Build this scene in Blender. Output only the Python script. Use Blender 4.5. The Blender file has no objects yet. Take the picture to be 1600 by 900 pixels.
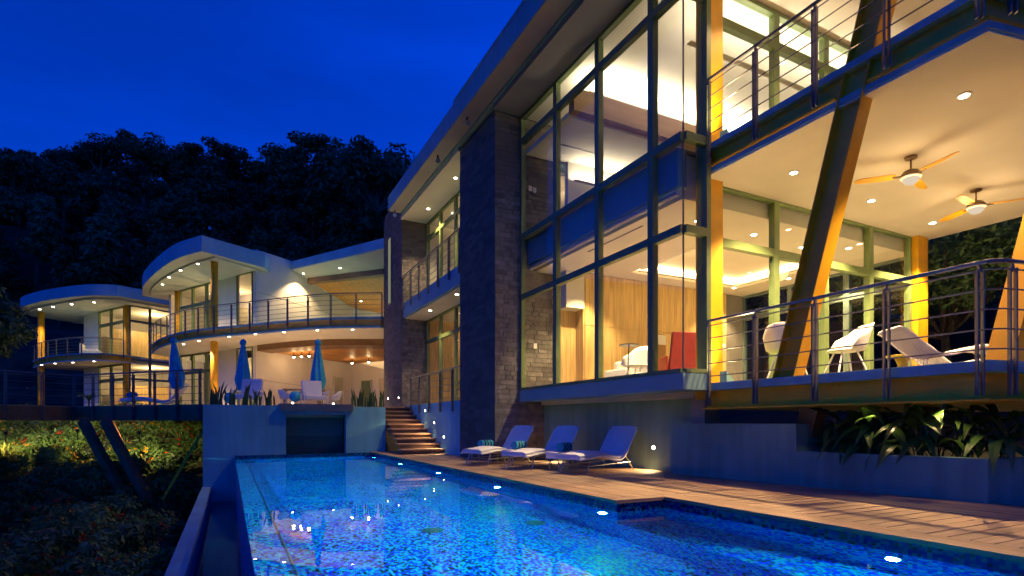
import bpy, math, random
from mathutils import Vector, Matrix
R = math.radians
sc = bpy.context.scene
COL = sc.collection

# ------------------------------------------------------------------ camera
cam_d = bpy.data.cameras.new('camera'); cam = bpy.data.objects.new('camera', cam_d); COL.objects.link(cam)
cam_d.sensor_width = 36; cam_d.lens = 870/1600*36; cam_d.shift_y = 212/1600
cam_d.clip_start = .05; cam_d.clip_end = 2000
cam.location = (0, 0, .9); cam.rotation_euler = (R(90), 0, -math.atan(442/870))
sc.camera = cam

# ------------------------------------------------------------------ dusk sky
SKY_STRENGTH = .15
world = bpy.data.worlds.new('World'); sc.world = world; world.use_nodes = True
nt = world.node_tree; nt.nodes.clear()
wo = nt.nodes.new('ShaderNodeOutputWorld'); bg = nt.nodes.new('ShaderNodeBackground')
sky = nt.nodes.new('ShaderNodeTexSky'); sky.sky_type = 'NISHITA'; sky.sun_disc = False
sky.sun_elevation = R(2.0); sky.sun_rotation = R(75); sky.ozone_density = 4.0; sky.dust_density = .3
tint = nt.nodes.new('ShaderNodeMix'); tint.data_type = 'RGBA'; tint.blend_type = 'MULTIPLY'; tint.inputs[0].default_value = 1
tint.inputs[7].default_value = (.003, .85, 4.3, 1)      # tungsten white balance of the whole picture
wtc = nt.nodes.new('ShaderNodeTexCoord'); wnz = nt.nodes.new('ShaderNodeTexNoise'); wnz.inputs['Scale'].default_value = 2.2; wnz.inputs['Detail'].default_value = 7
wmp = nt.nodes.new('ShaderNodeMapping'); wmp.inputs['Scale'].default_value = (1, 1, 3.2)
nt.links.new(wtc.outputs['Generated'], wmp.inputs[0]); nt.links.new(wmp.outputs[0], wnz.inputs['Vector'])
wmr = nt.nodes.new('ShaderNodeMapRange'); wmr.inputs[1].default_value = .45; wmr.inputs[2].default_value = .75; wmr.inputs[3].default_value = .95; wmr.inputs[4].default_value = 1.32
nt.links.new(wnz.outputs[0], wmr.inputs[0])
wsc = nt.nodes.new('ShaderNodeVectorMath'); wsc.operation = 'SCALE'
nt.links.new(sky.outputs[0], tint.inputs[6]); nt.links.new(tint.outputs[2], wsc.inputs[0]); nt.links.new(wmr.outputs[0], wsc.inputs['Scale']); nt.links.new(wsc.outputs[0], bg.inputs[0])
nt.links.new(bg.outputs[0], wo.inputs[0]); bg.inputs[1].default_value = SKY_STRENGTH

sc.view_settings.view_transform = 'Standard'; sc.view_settings.look = 'None'
sc.view_settings.exposure = 0; sc.view_settings.gamma = 1; sc.view_settings.use_curve_mapping = False
sc.render.engine = 'CYCLES'
cy = sc.cycles
cy.max_bounces = 8; cy.diffuse_bounces = 4; cy.glossy_bounces = 4; cy.transmission_bounces = 8
cy.transparent_max_bounces = 24; cy.sample_clamp_indirect = 4; cy.sample_clamp_direct = 0
cy.caustics_reflective = True; cy.blur_glossy = .5; cy.caustics_refractive = False
cy.use_denoising = True; cy.denoiser = 'OPENIMAGEDENOISE'; cy.use_adaptive_sampling = False
try: cy.use_light_tree = True
except Exception: pass

# ------------------------------------------------------------------ materials
GAIN = 4.5; WARM = (1.0, .655, .30); WARMER = (1.0, .60, .25); POOLC = (.03, .95, 1.0)
def newmat(name):
    m = bpy.data.materials.new(name); m.use_nodes = True
    n = m.node_tree; n.nodes.clear()
    o = n.nodes.new('ShaderNodeOutputMaterial')
    return m, n, o
def M(name, col, rough=.6, var=.12, scale=4.0, bump=.03, metal=0.0, stretch=(1, 1, 1), spec=.5, bscale=None, obj_var=0.0, streak=0.0):
    m, n, o = newmat(name)
    b = n.nodes.new('ShaderNodeBsdfPrincipled')
    tc = n.nodes.new('ShaderNodeNewGeometry'); mp = n.nodes.new('ShaderNodeMapping')
    mp.inputs['Scale'].default_value = stretch
    n.links.new(tc.outputs['Position'], mp.inputs[0])
    nz = n.nodes.new('ShaderNodeTexNoise'); nz.inputs['Scale'].default_value = scale; nz.inputs['Detail'].default_value = 6
    n.links.new(mp.outputs[0], nz.inputs['Vector'])
    rp = n.nodes.new('ShaderNodeValToRGB')
    lo = [max(0, c*(1-var*1.6)) for c in col]; hi = [min(1, c*(1+var)) for c in col]
    rp.color_ramp.elements[0].position = .3; rp.color_ramp.elements[1].position = .7
    rp.color_ramp.elements[0].color = (*lo, 1); rp.color_ramp.elements[1].color = (*hi, 1)
    n.links.new(nz.outputs[0], rp.inputs[0])
    src = rp.outputs[0]
    if obj_var:
        oi = n.nodes.new('ShaderNodeObjectInfo'); mr = n.nodes.new('ShaderNodeMapRange')
        mr.inputs[3].default_value = 1-obj_var; mr.inputs[4].default_value = 1+obj_var
        n.links.new(oi.outputs['Random'], mr.inputs[0])
        mx = n.nodes.new('ShaderNodeVectorMath'); mx.operation = 'SCALE'
        n.links.new(src, mx.inputs[0]); n.links.new(mr.outputs[0], mx.inputs['Scale']); src = mx.outputs[0]
    if streak:      # rain and splash marks running down the render
        sm = n.nodes.new('ShaderNodeMapping'); sm.inputs['Scale'].default_value = (5, 5, .35); n.links.new(tc.outputs['Position'], sm.inputs[0])
        sn = n.nodes.new('ShaderNodeTexNoise'); sn.inputs['Scale'].default_value = 1.3; sn.inputs['Detail'].default_value = 8; n.links.new(sm.outputs[0], sn.inputs['Vector'])
        sr = n.nodes.new('ShaderNodeMapRange'); sr.inputs[1].default_value = .38; sr.inputs[2].default_value = .62; sr.inputs[3].default_value = 1-streak; sr.inputs[4].default_value = 1+streak*.4
        n.links.new(sn.outputs[0], sr.inputs[0]); sx_ = n.nodes.new('ShaderNodeVectorMath'); sx_.operation = 'SCALE'
        n.links.new(src, sx_.inputs[0]); n.links.new(sr.outputs[0], sx_.inputs['Scale']); src = sx_.outputs[0]
    n.links.new(src, b.inputs['Base Color'])
    b.inputs['Roughness'].default_value = rough; b.inputs['Metallic'].default_value = metal
    b.inputs['Specular IOR Level'].default_value = spec
    if bump:
        nb = n.nodes.new('ShaderNodeTexNoise'); nb.inputs['Scale'].default_value = bscale or scale*9; nb.inputs['Detail'].default_value = 4
        n.links.new(mp.outputs[0], nb.inputs['Vector'])
        bp = n.nodes.new('ShaderNodeBump'); bp.inputs['Strength'].default_value = bump*6; bp.inputs['Distance'].default_value = .02
        n.links.new(nb.outputs[0], bp.inputs['Height']); n.links.new(bp.outputs[0], b.inputs['Normal'])
    n.links.new(b.outputs[0], o.inputs[0])
    return m
def EM(name, col, strength):
    m, n, o = newmat(name); e = n.nodes.new('ShaderNodeEmission')
    e.inputs[0].default_value = (*col, 1); e.inputs[1].default_value = strength
    n.links.new(e.outputs[0], o.inputs[0]); return m
def GLASS(name, tint=(.93, .96, .95), ior=1.5, rough=0.0):
    m, n, o = newmat(name)
    t = n.nodes.new('ShaderNodeBsdfTransparent'); t.inputs[0].default_value = (*tint, 1)
    g = n.nodes.new('ShaderNodeBsdfGlossy'); g.inputs['Roughness'].default_value = rough
    f = n.nodes.new('ShaderNodeFresnel'); f.inputs[0].default_value = ior
    mx = n.nodes.new('ShaderNodeMixShader')
    ge = n.nodes.new('ShaderNodeNewGeometry'); bf = n.nodes.new('ShaderNodeMapRange')      # thin pane: the same reflectance from both faces
    bf.inputs[3].default_value = ior; bf.inputs[4].default_value = 1/ior
    n.links.new(ge.outputs['Backfacing'], bf.inputs[0]); n.links.new(bf.outputs[0], f.inputs[0])
    n.links.new(f.outputs[0], mx.inputs[0]); n.links.new(t.outputs[0], mx.inputs[1]); n.links.new(g.outputs[0], mx.inputs[2])
    n.links.new(mx.outputs[0], o.inputs[0]); return m
def WATER(name):
    m, n, o = newmat(name)
    g = n.nodes.new('ShaderNodeBsdfGlass'); g.inputs['IOR'].default_value = 1.33; g.inputs['Roughness'].default_value = 0.0
    g.inputs[0].default_value = (.93, .99, 1, 1)
    tc = n.nodes.new('ShaderNodeNewGeometry'); nz = n.nodes.new('ShaderNodeTexNoise')
    nz.inputs['Scale'].default_value = 1.6; nz.inputs['Detail'].default_value = 2
    bp = n.nodes.new('ShaderNodeBump'); bp.inputs['Strength'].default_value = .04; bp.inputs['Distance'].default_value = .03
    n.links.new(tc.outputs['Position'], nz.inputs['Vector']); n.links.new(nz.outputs[0], bp.inputs['Height'])
    n.links.new(bp.outputs[0], g.inputs['Normal']); n.links.new(g.outputs[0], o.inputs[0]); return m
def TILE(name, cell=.026, k=1.0):
    """glass mosaic: one random colour for each small tile, dark recessed joints"""
    m, n, o = newmat(name)
    b = n.nodes.new('ShaderNodeBsdfPrincipled'); b.inputs['Roughness'].default_value = .25
    geo = n.nodes.new('ShaderNodeNewGeometry')
    dv = n.nodes.new('ShaderNodeVectorMath'); dv.operation = 'MULTIPLY_ADD'
    dv.inputs[1].default_value = (1/cell, .75/cell, 1/cell); dv.inputs[2].default_value = (.37, .41, .43)
    n.links.new(geo.outputs['Position'], dv.inputs[0])
    fl = n.nodes.new('ShaderNodeVectorMath'); fl.operation = 'FLOOR'; n.links.new(dv.outputs[0], fl.inputs[0])
    wn = n.nodes.new('ShaderNodeTexWhiteNoise'); wn.noise_dimensions = '3D'; n.links.new(fl.outputs[0], wn.inputs['Vector'])
    nz = n.nodes.new('ShaderNodeTexNoise'); nz.inputs['Scale'].default_value = 1.1
    n.links.new(geo.outputs['Position'], nz.inputs['Vector'])
    ad = n.nodes.new('ShaderNodeMath'); ad.operation = 'MULTIPLY_ADD'; ad.inputs[1].default_value = .5; ad.inputs[2].default_value = -.25
    n.links.new(nz.outputs[0], ad.inputs[0])
    sm = n.nodes.new('ShaderNodeMath'); sm.operation = 'ADD'; n.links.new(wn.outputs['Value'], sm.inputs[0]); n.links.new(ad.outputs[0], sm.inputs[1])
    rp = n.nodes.new('ShaderNodeValToRGB'); cr = rp.color_ramp; cr.interpolation = 'CONSTANT'
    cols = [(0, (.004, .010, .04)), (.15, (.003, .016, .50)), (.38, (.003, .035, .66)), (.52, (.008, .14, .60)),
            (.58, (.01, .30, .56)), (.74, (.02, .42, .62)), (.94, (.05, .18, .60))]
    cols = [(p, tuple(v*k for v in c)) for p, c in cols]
    while len(cr.elements) < len(cols): cr.elements.new(.5)
    for e, (p, c) in zip(cr.elements, cols): e.position = p; e.color = (*c, 1)
    n.links.new(sm.outputs[0], rp.inputs[0])
    n.links.new(rp.outputs[0], b.inputs['Base Color'])
    n.links.new(b.outputs[0], o.inputs[0]); return m
def WOOD(name, col, rough=.55, axis='Y', fine=26, var=.22, obj_var=.14, bump=.02):
    st = {'X': (.06, 1, 1), 'Y': (1, .06, 1), 'Z': (1, 1, .06)}[axis]
    return M(name, col, rough, var, fine, bump, stretch=st, obj_var=obj_var)
def LEAF(name, col, var=.35, spec=.35, rough=.5):
    m, n, o = newmat(name)
    b = n.nodes.new('ShaderNodeBsdfPrincipled'); b.inputs['Roughness'].default_value = rough; b.inputs['Specular IOR Level'].default_value = spec
    geo = n.nodes.new('ShaderNodeNewGeometry'); mr = n.nodes.new('ShaderNodeMapRange')
    mr.inputs[3].default_value = 1-var; mr.inputs[4].default_value = 1+var
    n.links.new(geo.outputs['Random Per Island'], mr.inputs[0])
    c = n.nodes.new('ShaderNodeVectorMath'); c.operation = 'SCALE'; c.inputs[0].default_value = col
    oi = n.nodes.new('ShaderNodeObjectInfo'); mr2 = n.nodes.new('ShaderNodeMapRange'); mr2.inputs[3].default_value = .65; mr2.inputs[4].default_value = 1.35
    n.links.new(oi.outputs['Random'], mr2.inputs[0])
    mu = n.nodes.new('ShaderNodeMath'); mu.operation = 'MULTIPLY'; n.links.new(mr.outputs[0], mu.inputs[0]); n.links.new(mr2.outputs[0], mu.inputs[1])
    n.links.new(mu.outputs[0], c.inputs['Scale']); n.links.new(c.outputs[0], b.inputs['Base Color'])
    t = n.nodes.new('ShaderNodeBsdfTranslucent'); n.links.new(c.outputs[0], t.inputs[0])
    mx = n.nodes.new('ShaderNodeMixShader'); mx.inputs[0].default_value = .25
    n.links.new(b.outputs[0], mx.inputs[1]); n.links.new(t.outputs[0], mx.inputs[2]); n.links.new(mx.outputs[0], o.inputs[0]); return m

white = M('white_render', (.74, .71, .65), .75, .05, 1.2, .02, bscale=60)
soffit_m = M('soffit_plaster', (.74, .69, .60), .8, .05, .9, .03, bscale=40)
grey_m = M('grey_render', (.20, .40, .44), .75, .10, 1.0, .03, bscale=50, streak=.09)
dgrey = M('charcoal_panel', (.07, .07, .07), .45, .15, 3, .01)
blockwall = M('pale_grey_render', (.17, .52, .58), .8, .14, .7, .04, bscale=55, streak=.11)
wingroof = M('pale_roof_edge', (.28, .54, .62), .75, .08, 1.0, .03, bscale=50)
conc = M('concrete', (.36, .34, .31), .8, .15, 2.2, .05)
yellow = M('yellow_steel', (.82, .42, .010), .42, .10, 3, .01)
green = M('green_frame', (.14, .20, .08), .4, .08, 5, .01)
bluef = M('dark_frame', (.10, .14, .13), .4, .08, 5, .01)
railm = M('rail_steel', (.13, .13, .15), .34, .1, 6, .01, metal=.35)
steel = M('brushed_steel', (.55, .54, .52), .3, .1, 10, .01, metal=1)
bronze = M('bronze_metal', (.20, .14, .09), .4, .1, 8, .01, metal=.8)
stone_m = M('slate_stone', (.165, .152, .145), .8, .28, 7, .08, obj_var=.30)
stone_bed = M('stone_mortar', (.12, .11, .105), .9, .2, 9, .1)
deckx = WOOD('deck_timber_across', (.35, .225, .14), .55, 'X')
decky = WOOD('deck_timber_along', (.35, .225, .14), .55, 'Y')
woodwall = WOOD('oak_veneer', (.60, .41, .17), .42, 'Z', 18, .22, .05)
woodceil = WOOD('cedar_ceiling', (.56, .25, .05), .5, 'X', 16, .3, .08)
brownbeam = M('brown_beam', (.17, .09, .045), .5, .15, 5, .02)
tile = TILE('pool_mosaic'); shadedtile = TILE('shaded_mosaic', k=.30)  # strip above the water: same mosaic, darkened as if out of the pool light
trimtile = M('white_trim', (.75, .85, .9), .3, .03, 5, 0)
water = WATER('pool_water')
glass = GLASS('clear_glass', ior=1.36)
lowwall = M('slate_grey_render', (.17, .31, .24), .8, .16, .8, .04, bscale=55, streak=.14)
darkwater = M('catch_basin_water', (.012, .03, .05), .08, .2, 2, .02, bscale=3)
cush = M('cushion_fabric', (.70, .70, .72), .85, .05, 6, .05, bscale=14)
navy = M('navy_towel', (.012, .03, .08), .95, .2, 40, .15)
cyan = M('turquoise_towel', (.05, .50, .75), .95, .15, 40, .15)
umb_m = M('blue_canvas', (.04, .42, .62), .85, .15, 8, .05)
redm = M('red_upholstery', (.24, .014, .018), .7, .1, 10, .03)
orangem = M('orange_shell', (.75, .14, .03), .5, .08, 10, .01)
whitep = M('white_plastic', (.82, .80, .77), .35, .03, 6, .005)
limem = M('yellow_table', (.72, .58, .03), .4, .05, 6, .01)
floor_m = M('pale_floor_tile', (.62, .57, .48), .35, .06, 1.5, .01)
tvscreen = M('black_panel', (.012, .012, .014), .2, .1, 5, 0)
soil = M('planter_soil', (.05, .035, .025), .95, .4, 12, .2)
earth = M('hillside_soil', (.045, .045, .022), .95, .5, .6, .2, bscale=5)
bark = M('bark', (.10, .075, .05), .9, .35, 6, .2, stretch=(1, 1, .3))
palebark = M('pale_bark', (.42, .40, .36), .85, .25, 5, .1, stretch=(1, 1, .4))
leafdark = LEAF('jungle_leaf', (.075, .15, .06), .5)
leafmid = LEAF('shrub_leaf', (.09, .17, .05))
leafbig = LEAF('broad_leaf', (.06, .13, .03), .25, .6, .32)
leafgrass = LEAF('grass_leaf', (.20, .22, .035))
snake = LEAF('sword_leaf', (.05, .10, .045), .3)
flowerr = LEAF('red_flower', (.55, .06, .02), .3)
flowery = LEAF('yellow_flower', (.60, .33, .03), .3)
glow_warm = EM('lamp_glow_warm', (1, .80, .52), 22)
glow_pool = EM('lamp_glow_pool', (.55, .95, 1), 40)
glow_bulb = EM('lamp_bulb', (1, .84, .58), 30)
frost = M('frosted_glass', (.85, .80, .70), .4, .02, 5, 0)

# ------------------------------------------------------------------ mesh helpers
WL = {}
def reg(o, loc): WL[o.name] = Vector(loc)
class MB:
    def __init__(s): s.v = []; s.f = []; s.sm = []
    def quad(s, a, b, c, d):
        i = len(s.v); s.v += [a, b, c, d]; s.f.append((i, i+1, i+2, i+3)); return s
    def box(s, x0, x1, y0, y1, z0, z1):
        i = len(s.v)
        s.v += [(x0, y0, z0), (x1, y0, z0), (x1, y1, z0), (x0, y1, z0), (x0, y0, z1), (x1, y0, z1), (x1, y1, z1), (x0, y1, z1)]
        s.f += [(i, i+3, i+2, i+1), (i+4, i+5, i+6, i+7), (i, i+1, i+5, i+4), (i+1, i+2, i+6, i+5), (i+2, i+3, i+7, i+6), (i+3, i, i+4, i+7)]
        return s
    def bar(s, p, q, w, h, up=(0, 0, 1)):
        """box along p->q, w across, h along up"""
        p = Vector(p); q = Vector(q); d = (q-p).normalized(); u = Vector(up)
        r = d.cross(u)
        if r.length < 1e-5: u = Vector((0, 1, 0)); r = d.cross(u)
        r.normalize(); u = r.cross(d).normalized(); r = r*(w/2); u = u*(h/2)
        i = len(s.v)
        for e in (p, q): s.v += [tuple(e-r-u), tuple(e+r-u), tuple(e+r+u), tuple(e-r+u)]
        s.f += [(i, i+1, i+2, i+3), (i+7, i+6, i+5, i+4)] + [(i+k, i+4+k, i+4+(k+1) % 4, i+(k+1) % 4) for k in range(4)]
        return s
    def tube(s, pts, r, n=8, r1=None):
        pts = [Vector(p) for p in pts]; i = len(s.v); m = len(pts)
        for k, p in enumerate(pts):
            d = (pts[min(k+1, m-1)]-pts[max(k-1, 0)]).normalized()
            u = Vector((0, 0, 1)) if abs(d.z) < .95 else Vector((1, 0, 0))
            a = d.cross(u).normalized(); b = a.cross(d)
            rr = r if r1 is None else r+(r1-r)*k/(m-1)
            for j in range(n):
                t = 2*math.pi*j/n; s.v.append(tuple(p+a*rr*math.cos(t)+b*rr*math.sin(t)))
        for k in range(m-1):
            for j in range(n):
                s.f.append((i+k*n+j, i+k*n+(j+1) % n, i+(k+1)*n+(j+1) % n, i+(k+1)*n+j))
        s.f.append(tuple(i+j for j in range(n))[::-1]); s.f.append(tuple(i+(m-1)*n+j for j in range(n)))
        return s
    def prism(s, poly, z0, z1):
        """poly xy; z0/z1 numbers or functions of x, y"""
        a = z0 if callable(z0) else (lambda x, y: z0); b = z1 if callable(z1) else (lambda x, y: z1)
        i = len(s.v); n = len(poly)
        s.v += [(x, y, a(x, y)) for x, y in poly] + [(x, y, b(x, y)) for x, y in poly]
        s.f.append(tuple(range(i+n-1, i-1, -1))); s.f.append(tuple(range(i+n, i+2*n)))
        for k in range(n): s.f.append((i+k, i+(k+1) % n, i+n+(k+1) % n, i+n+k))
        return s
    def lathe(s, prof, n=16, c=(0, 0, 0)):
        i = len(s.v); m = len(prof)
        for r, z in prof:
            for j in range(n):
                t = 2*math.pi*j/n; s.v.append((c[0]+r*math.cos(t), c[1]+r*math.sin(t), c[2]+z))
        for k in range(m-1):
            for j in range(n): s.f.append((i+k*n+j, i+k*n+(j+1) % n, i+(k+1)*n+(j+1) % n, i+(k+1)*n+j))
        s.f.append(tuple(i+j for j in range(n))[::-1]); s.f.append(tuple(i+(m-1)*n+j for j in range(n)))
        return s
    def grid(s, rows):
        i = len(s.v); m = len(rows[0])
        for r in rows: s.v += [tuple(p) for p in r]
        for a in range(len(rows)-1):
            for b in range(m-1): s.f.append((i+a*m+b, i+a*m+b+1, i+(a+1)*m+b+1, i+(a+1)*m+b))
        return s
    def mesh(s, name, mat, off=(0, 0, 0), smooth=False):
        me = bpy.data.meshes.new(name)
        ox, oy, oz = off
        me.from_pydata([(x-ox, y-oy, z-oz) for x, y, z in s.v], [], s.f)
        if smooth: me.polygons.foreach_set('use_smooth', [True]*len(me.polygons))
        me.materials.append(mat); me.update(); return me
    def build(s, name, mat, parent=None, smooth=False, bevel=0):
        off = WL.get(parent.name, Vector((0, 0, 0))) if parent else Vector((0, 0, 0))
        o = bpy.data.objects.new(name, s.mesh(name, mat, off, smooth)); COL.objects.link(o)
        if parent: o.parent = parent
        reg(o, off)
        if bevel:
            b = o.modifiers.new('bevel', 'BEVEL'); b.width = bevel; b.segments = 2; b.limit_method = 'ANGLE'
        return o
def tag(o, label=None, cat=None, group=None, kind=None):
    if label: o['label'] = label
    if cat: o['category'] = cat
    if group: o['group'] = group
    if kind: o['kind'] = kind
    return o
def thing(name, label, cat, loc=(0, 0, 0), group=None):
    o = bpy.data.objects.new(name, None); COL.objects.link(o); o.location = loc; o.empty_display_size = .2
    reg(o, loc); return tag(o, label, cat, group)
def copy_tree(o, parent=None):
    c = o.copy(); COL.objects.link(c); c.parent = parent
    for ch in o.children: copy_tree(ch, c)
    return c
def place(o, loc, rz=0, s=1.0):
    o.location = loc; o.rotation_euler = (0, 0, rz); o.scale = (s, s, s); return o
def lamp(name, kind, loc, energy, col, parent=None, rot=(0, 0, 0), size=.05, spot=None, blend=.6, sx=None, sy=None):
    l = bpy.data.lights.new(name, kind); l.energy = energy*GAIN; l.color = col
    if kind == 'AREA':
        l.shape = 'RECTANGLE'; l.size = sx or size; l.size_y = sy or size
    else: l.shadow_soft_size = size
    if spot: l.spot_size = spot; l.spot_blend = blend
    o = bpy.data.objects.new(name, l); COL.objects.link(o)
    off = WL.get(parent.name, Vector((0, 0, 0))) if parent else Vector((0, 0, 0))
    o.location = Vector(loc)-off; o.rotation_euler = rot
    if parent: o.parent = parent
    return o
def catmull(pts, n=8):
    P = [Vector(p) for p in pts]; P = [P[0]*2-P[1]]+P+[P[-1]*2-P[-2]]; out = []
    for i in range(1, len(P)-2):
        for k in range(n):
            t = k/n; a, b, c, d = P[i-1:i+3]
            out.append(.5*((2*b)+(c-a)*t+(2*a-5*b+4*c-d)*t*t+(3*b-a-3*c+d)*t**3))
    out.append(P[-2]); return [tuple(v) for v in out]

# ------------------------------------------------------------------ terrain
def lerp_tab(t, x):
    if x <= t[0][0]: return t[0][1]
    for (a, b), (c, d) in zip(t, t[1:]):
        if x <= c:
            k = (x-a)/(c-a); k = k*k*(3-2*k); return b+(d-b)*k
    return t[-1][1]
def ground_z(x, y):
    z = lerp_tab([(-40, -6), (0, -3.0), (9, -2.5), (17, -1.9), (24, -.7), (29, .5), (34, 1.15), (58, 1.2), (75, 11), (105, 29), (125, 39), (170, 42), (320, 36)], y+(.12*x if x > 0 else -.04*x))
    if x > 14 and y < 60: z = max(z, lerp_tab([(14, 0), (22, 1.0), (40, 12), (70, 30), (120, 44)], x))
    if -1.2 < x < 16 and y < 24: z = min(z, -2.6)
    if x < -22 and y < 60: z -= lerp_tab([(0, 0), (30, 6), (80, 14)], -22-x)
    return z + .25*math.sin(x*.21+1)*math.cos(y*.17)
nx, ny = 100, 110
rows = [[(-190+390*i/nx, -50+370*j/ny, ground_z(-190+390*i/nx, -50+370*j/ny)) for i in range(nx+1)] for j in range(ny+1)]
tag(MB().grid(rows).build('ground', earth, smooth=True), 'dark planted hillside rising steeply behind the house', 'hillside', kind='structure')

# ------------------------------------------------------------------ pool
WZ = -.14
pool = thing('swimming_pool', 'long infinity pool lined with blue mosaic tiles', 'pool', (2.2, 6, -1.6)); pool['kind'] = 'structure'
b = MB().box(.44, 4.85, -7, 18.2, -1.65, -1.5); b.build('pool_floor', tile, pool)
MB().prism([(.16, -7), (.43, -7), (.43, 18.2), (.16, 18.2)], -1.65, lambda x, y: -.148-(x-.16)*.38).build('infinity_edge', tile, pool)
MB().box(.43, .441, -7, 18.2, -1.0, -.244).build('white_trim', trimtile, pool)
MB().box(.441, .66, -7, 18.2, -1.5, -.62).build('ledge', tile, pool)
MB().box(4.07, 4.30, 5.28, 18.2, -1.65, -.150).build('pool_wall', tile, pool); MB().box(4.07, 4.30, 5.28, 18.2, -.150, -.045).build('shaded_waterline_band', shadedtile, pool)
MB().box(4.30, 5.05, 5.28, 5.5, -1.65, -.150).build('pool_wall', tile, pool); MB().box(4.30, 5.05, 5.28, 5.5, -.150, -.045).build('shaded_waterline_band', shadedtile, pool)
MB().box(4.80, 5.05, -7, 5.28, -1.65, -.150).build('pool_wall', tile, pool); MB().box(4.80, 5.05, -7, 5.28, -.150, -.045).build('shaded_waterline_band', shadedtile, pool)
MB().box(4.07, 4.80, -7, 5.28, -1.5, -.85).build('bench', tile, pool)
MB().box(.16, 4.069, 18.0, 18.19, -1.65, -.15).build('pool_wall', tile, pool); MB().box(.16, 4.069, 18.0, 18.19, -.15, -.03).build('shaded_waterline_band', shadedtile, pool)
for (x, y) in ((2.25, 6.6), (3.6, 6.4)):
    MB().lathe([(.14, 0), (.14, .012), (.10, .016)], 20, (x, y, -1.5)).build('drain_cover', M('drain_black', (.006, .012, .03), .5, .1, 3, 0) if 'drain_black' not in bpy.data.materials else bpy.data.materials['drain_black'], pool)
wt = MB(); N = 12
wt.quad((.16, -7, WZ), (4.07, -7, WZ), (4.07, 18, WZ), (.16, 18, WZ)).quad((4.07, -7, WZ), (4.80, -7, WZ), (4.80, 5.28, WZ), (4.07, 5.28, WZ))
tag(wt.build('pool_water', water), 'clear still water filling the pool', 'water', kind='structure')
# catch basin along the infinity edge
cb = thing('catch_basin', 'narrow overflow basin below the infinity edge of the pool', 'basin', (-.2, 6, -2.2)); cb['kind'] = 'structure'
MB().box(-.69, -.47, -7, 18.2, -2.6, -.91).build('outer_wall', grey_m, cb)
MB().box(-.47, .159, -7, 18.2, -2.6, -1.5).build('basin_floor', conc, cb)
tag(MB().box(-.469, .158, -7, 18.19, -1.48, -1.35).build('basin_water', darkwater, cb))
POOL_E = 155
for i, (x, y) in enumerate([(4.07, 17.4), (4.07, 14.4), (4.07, 11.4), (4.07, 8.45), (4.07, 5.5), (4.80, 2.6), (4.80, -.6)]):
    t = thing('pool_light', 'glowing underwater lamp set in the pool side wall', 'pool light', (x-.02, y, -.36), 'lamps in the pool wall')
    def disc(r0, r1, dx0, dx1):
        m = MB(); n = 14; i0 = 0
        for r, dx in ((r0, dx0), (r1, dx1)):
            for k in range(n): m.v.append((x+dx, y+r*math.cos(2*math.pi*k/n), -.36+r*math.sin(2*math.pi*k/n)))
        for k in range(n): m.f.append((k, (k+1) % n, n+(k+1) % n, n+k))
        m.f.append(tuple(range(n, 2*n))); m.f.append(tuple(range(n))[::-1]); return m
    disc(.07, .065, 0, -.018).build('bezel', steel, t)
    disc(.036, .032, -.0185, -.026).build('lens', glow_pool, t)
    lamp('pool_lamp', 'SPOT', (x-.05, y, -.36), POOL_E*(1.0 if i else .7), POOLC, t, rot=(R(-8), R(78), 0), size=.05, spot=R(168), blend=.5)

# ------------------------------------------------------------------ timber pool deck
deck = thing('pool_deck', 'brown timber pool deck between the pool and the house', 'deck', (5.6, 8, 0)); deck['kind'] = 'structure'
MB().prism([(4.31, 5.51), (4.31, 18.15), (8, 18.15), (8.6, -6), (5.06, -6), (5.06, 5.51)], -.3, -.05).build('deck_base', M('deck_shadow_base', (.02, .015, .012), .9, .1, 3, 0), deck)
rnd = random.Random(4)
bw = .145
def wall_x(y): return 7.5-.12*(y-8)
def board(m, *a): return MB().box(*a).build('board', m, deck)
# border of the wide part
y0 = 5.28
board(decky, 4.045, 4.205, y0+.16, 18.1, -.04, 0)
board(deckx, 4.045, 4.80, y0-.02, y0+.155, -.04, 0)
k = 0; x = 4.21
while x < 7.5:
    ys = y0+.16 if x < 4.79 else y0+.16
    off = rnd.uniform(.8, 3.6); yy = ys; cuts = [ys]
    while cuts[-1] < 18.1: cuts.append(min(18.1, cuts[-1]+(off if len(cuts) == 1 else 4.2)))
    for a, c in zip(cuts, cuts[1:]):
        if c-a > .3: board(decky, x, x+bw-.013, a+.004, c-.002, -.04, rnd.uniform(-.002, .001))
    x += bw
board(decky, 4.775, 4.945, -6, y0+.155, -.04, .001)
board(decky, 4.951, 5.09, -6, y0+.155, -.04, 0)
y = y0+.15
while y > -1.2:
    board(deckx, 5.096, 6.50, y-.152, y-.013, -.04, rnd.uniform(-.002, .001)); y -= .152
for i in range(9):
    xx = 6.53+i*.14
    board(decky, xx, xx+.128, -1.5, y0+.155, -.04, rnd.uniform(-.002, .001))

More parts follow.
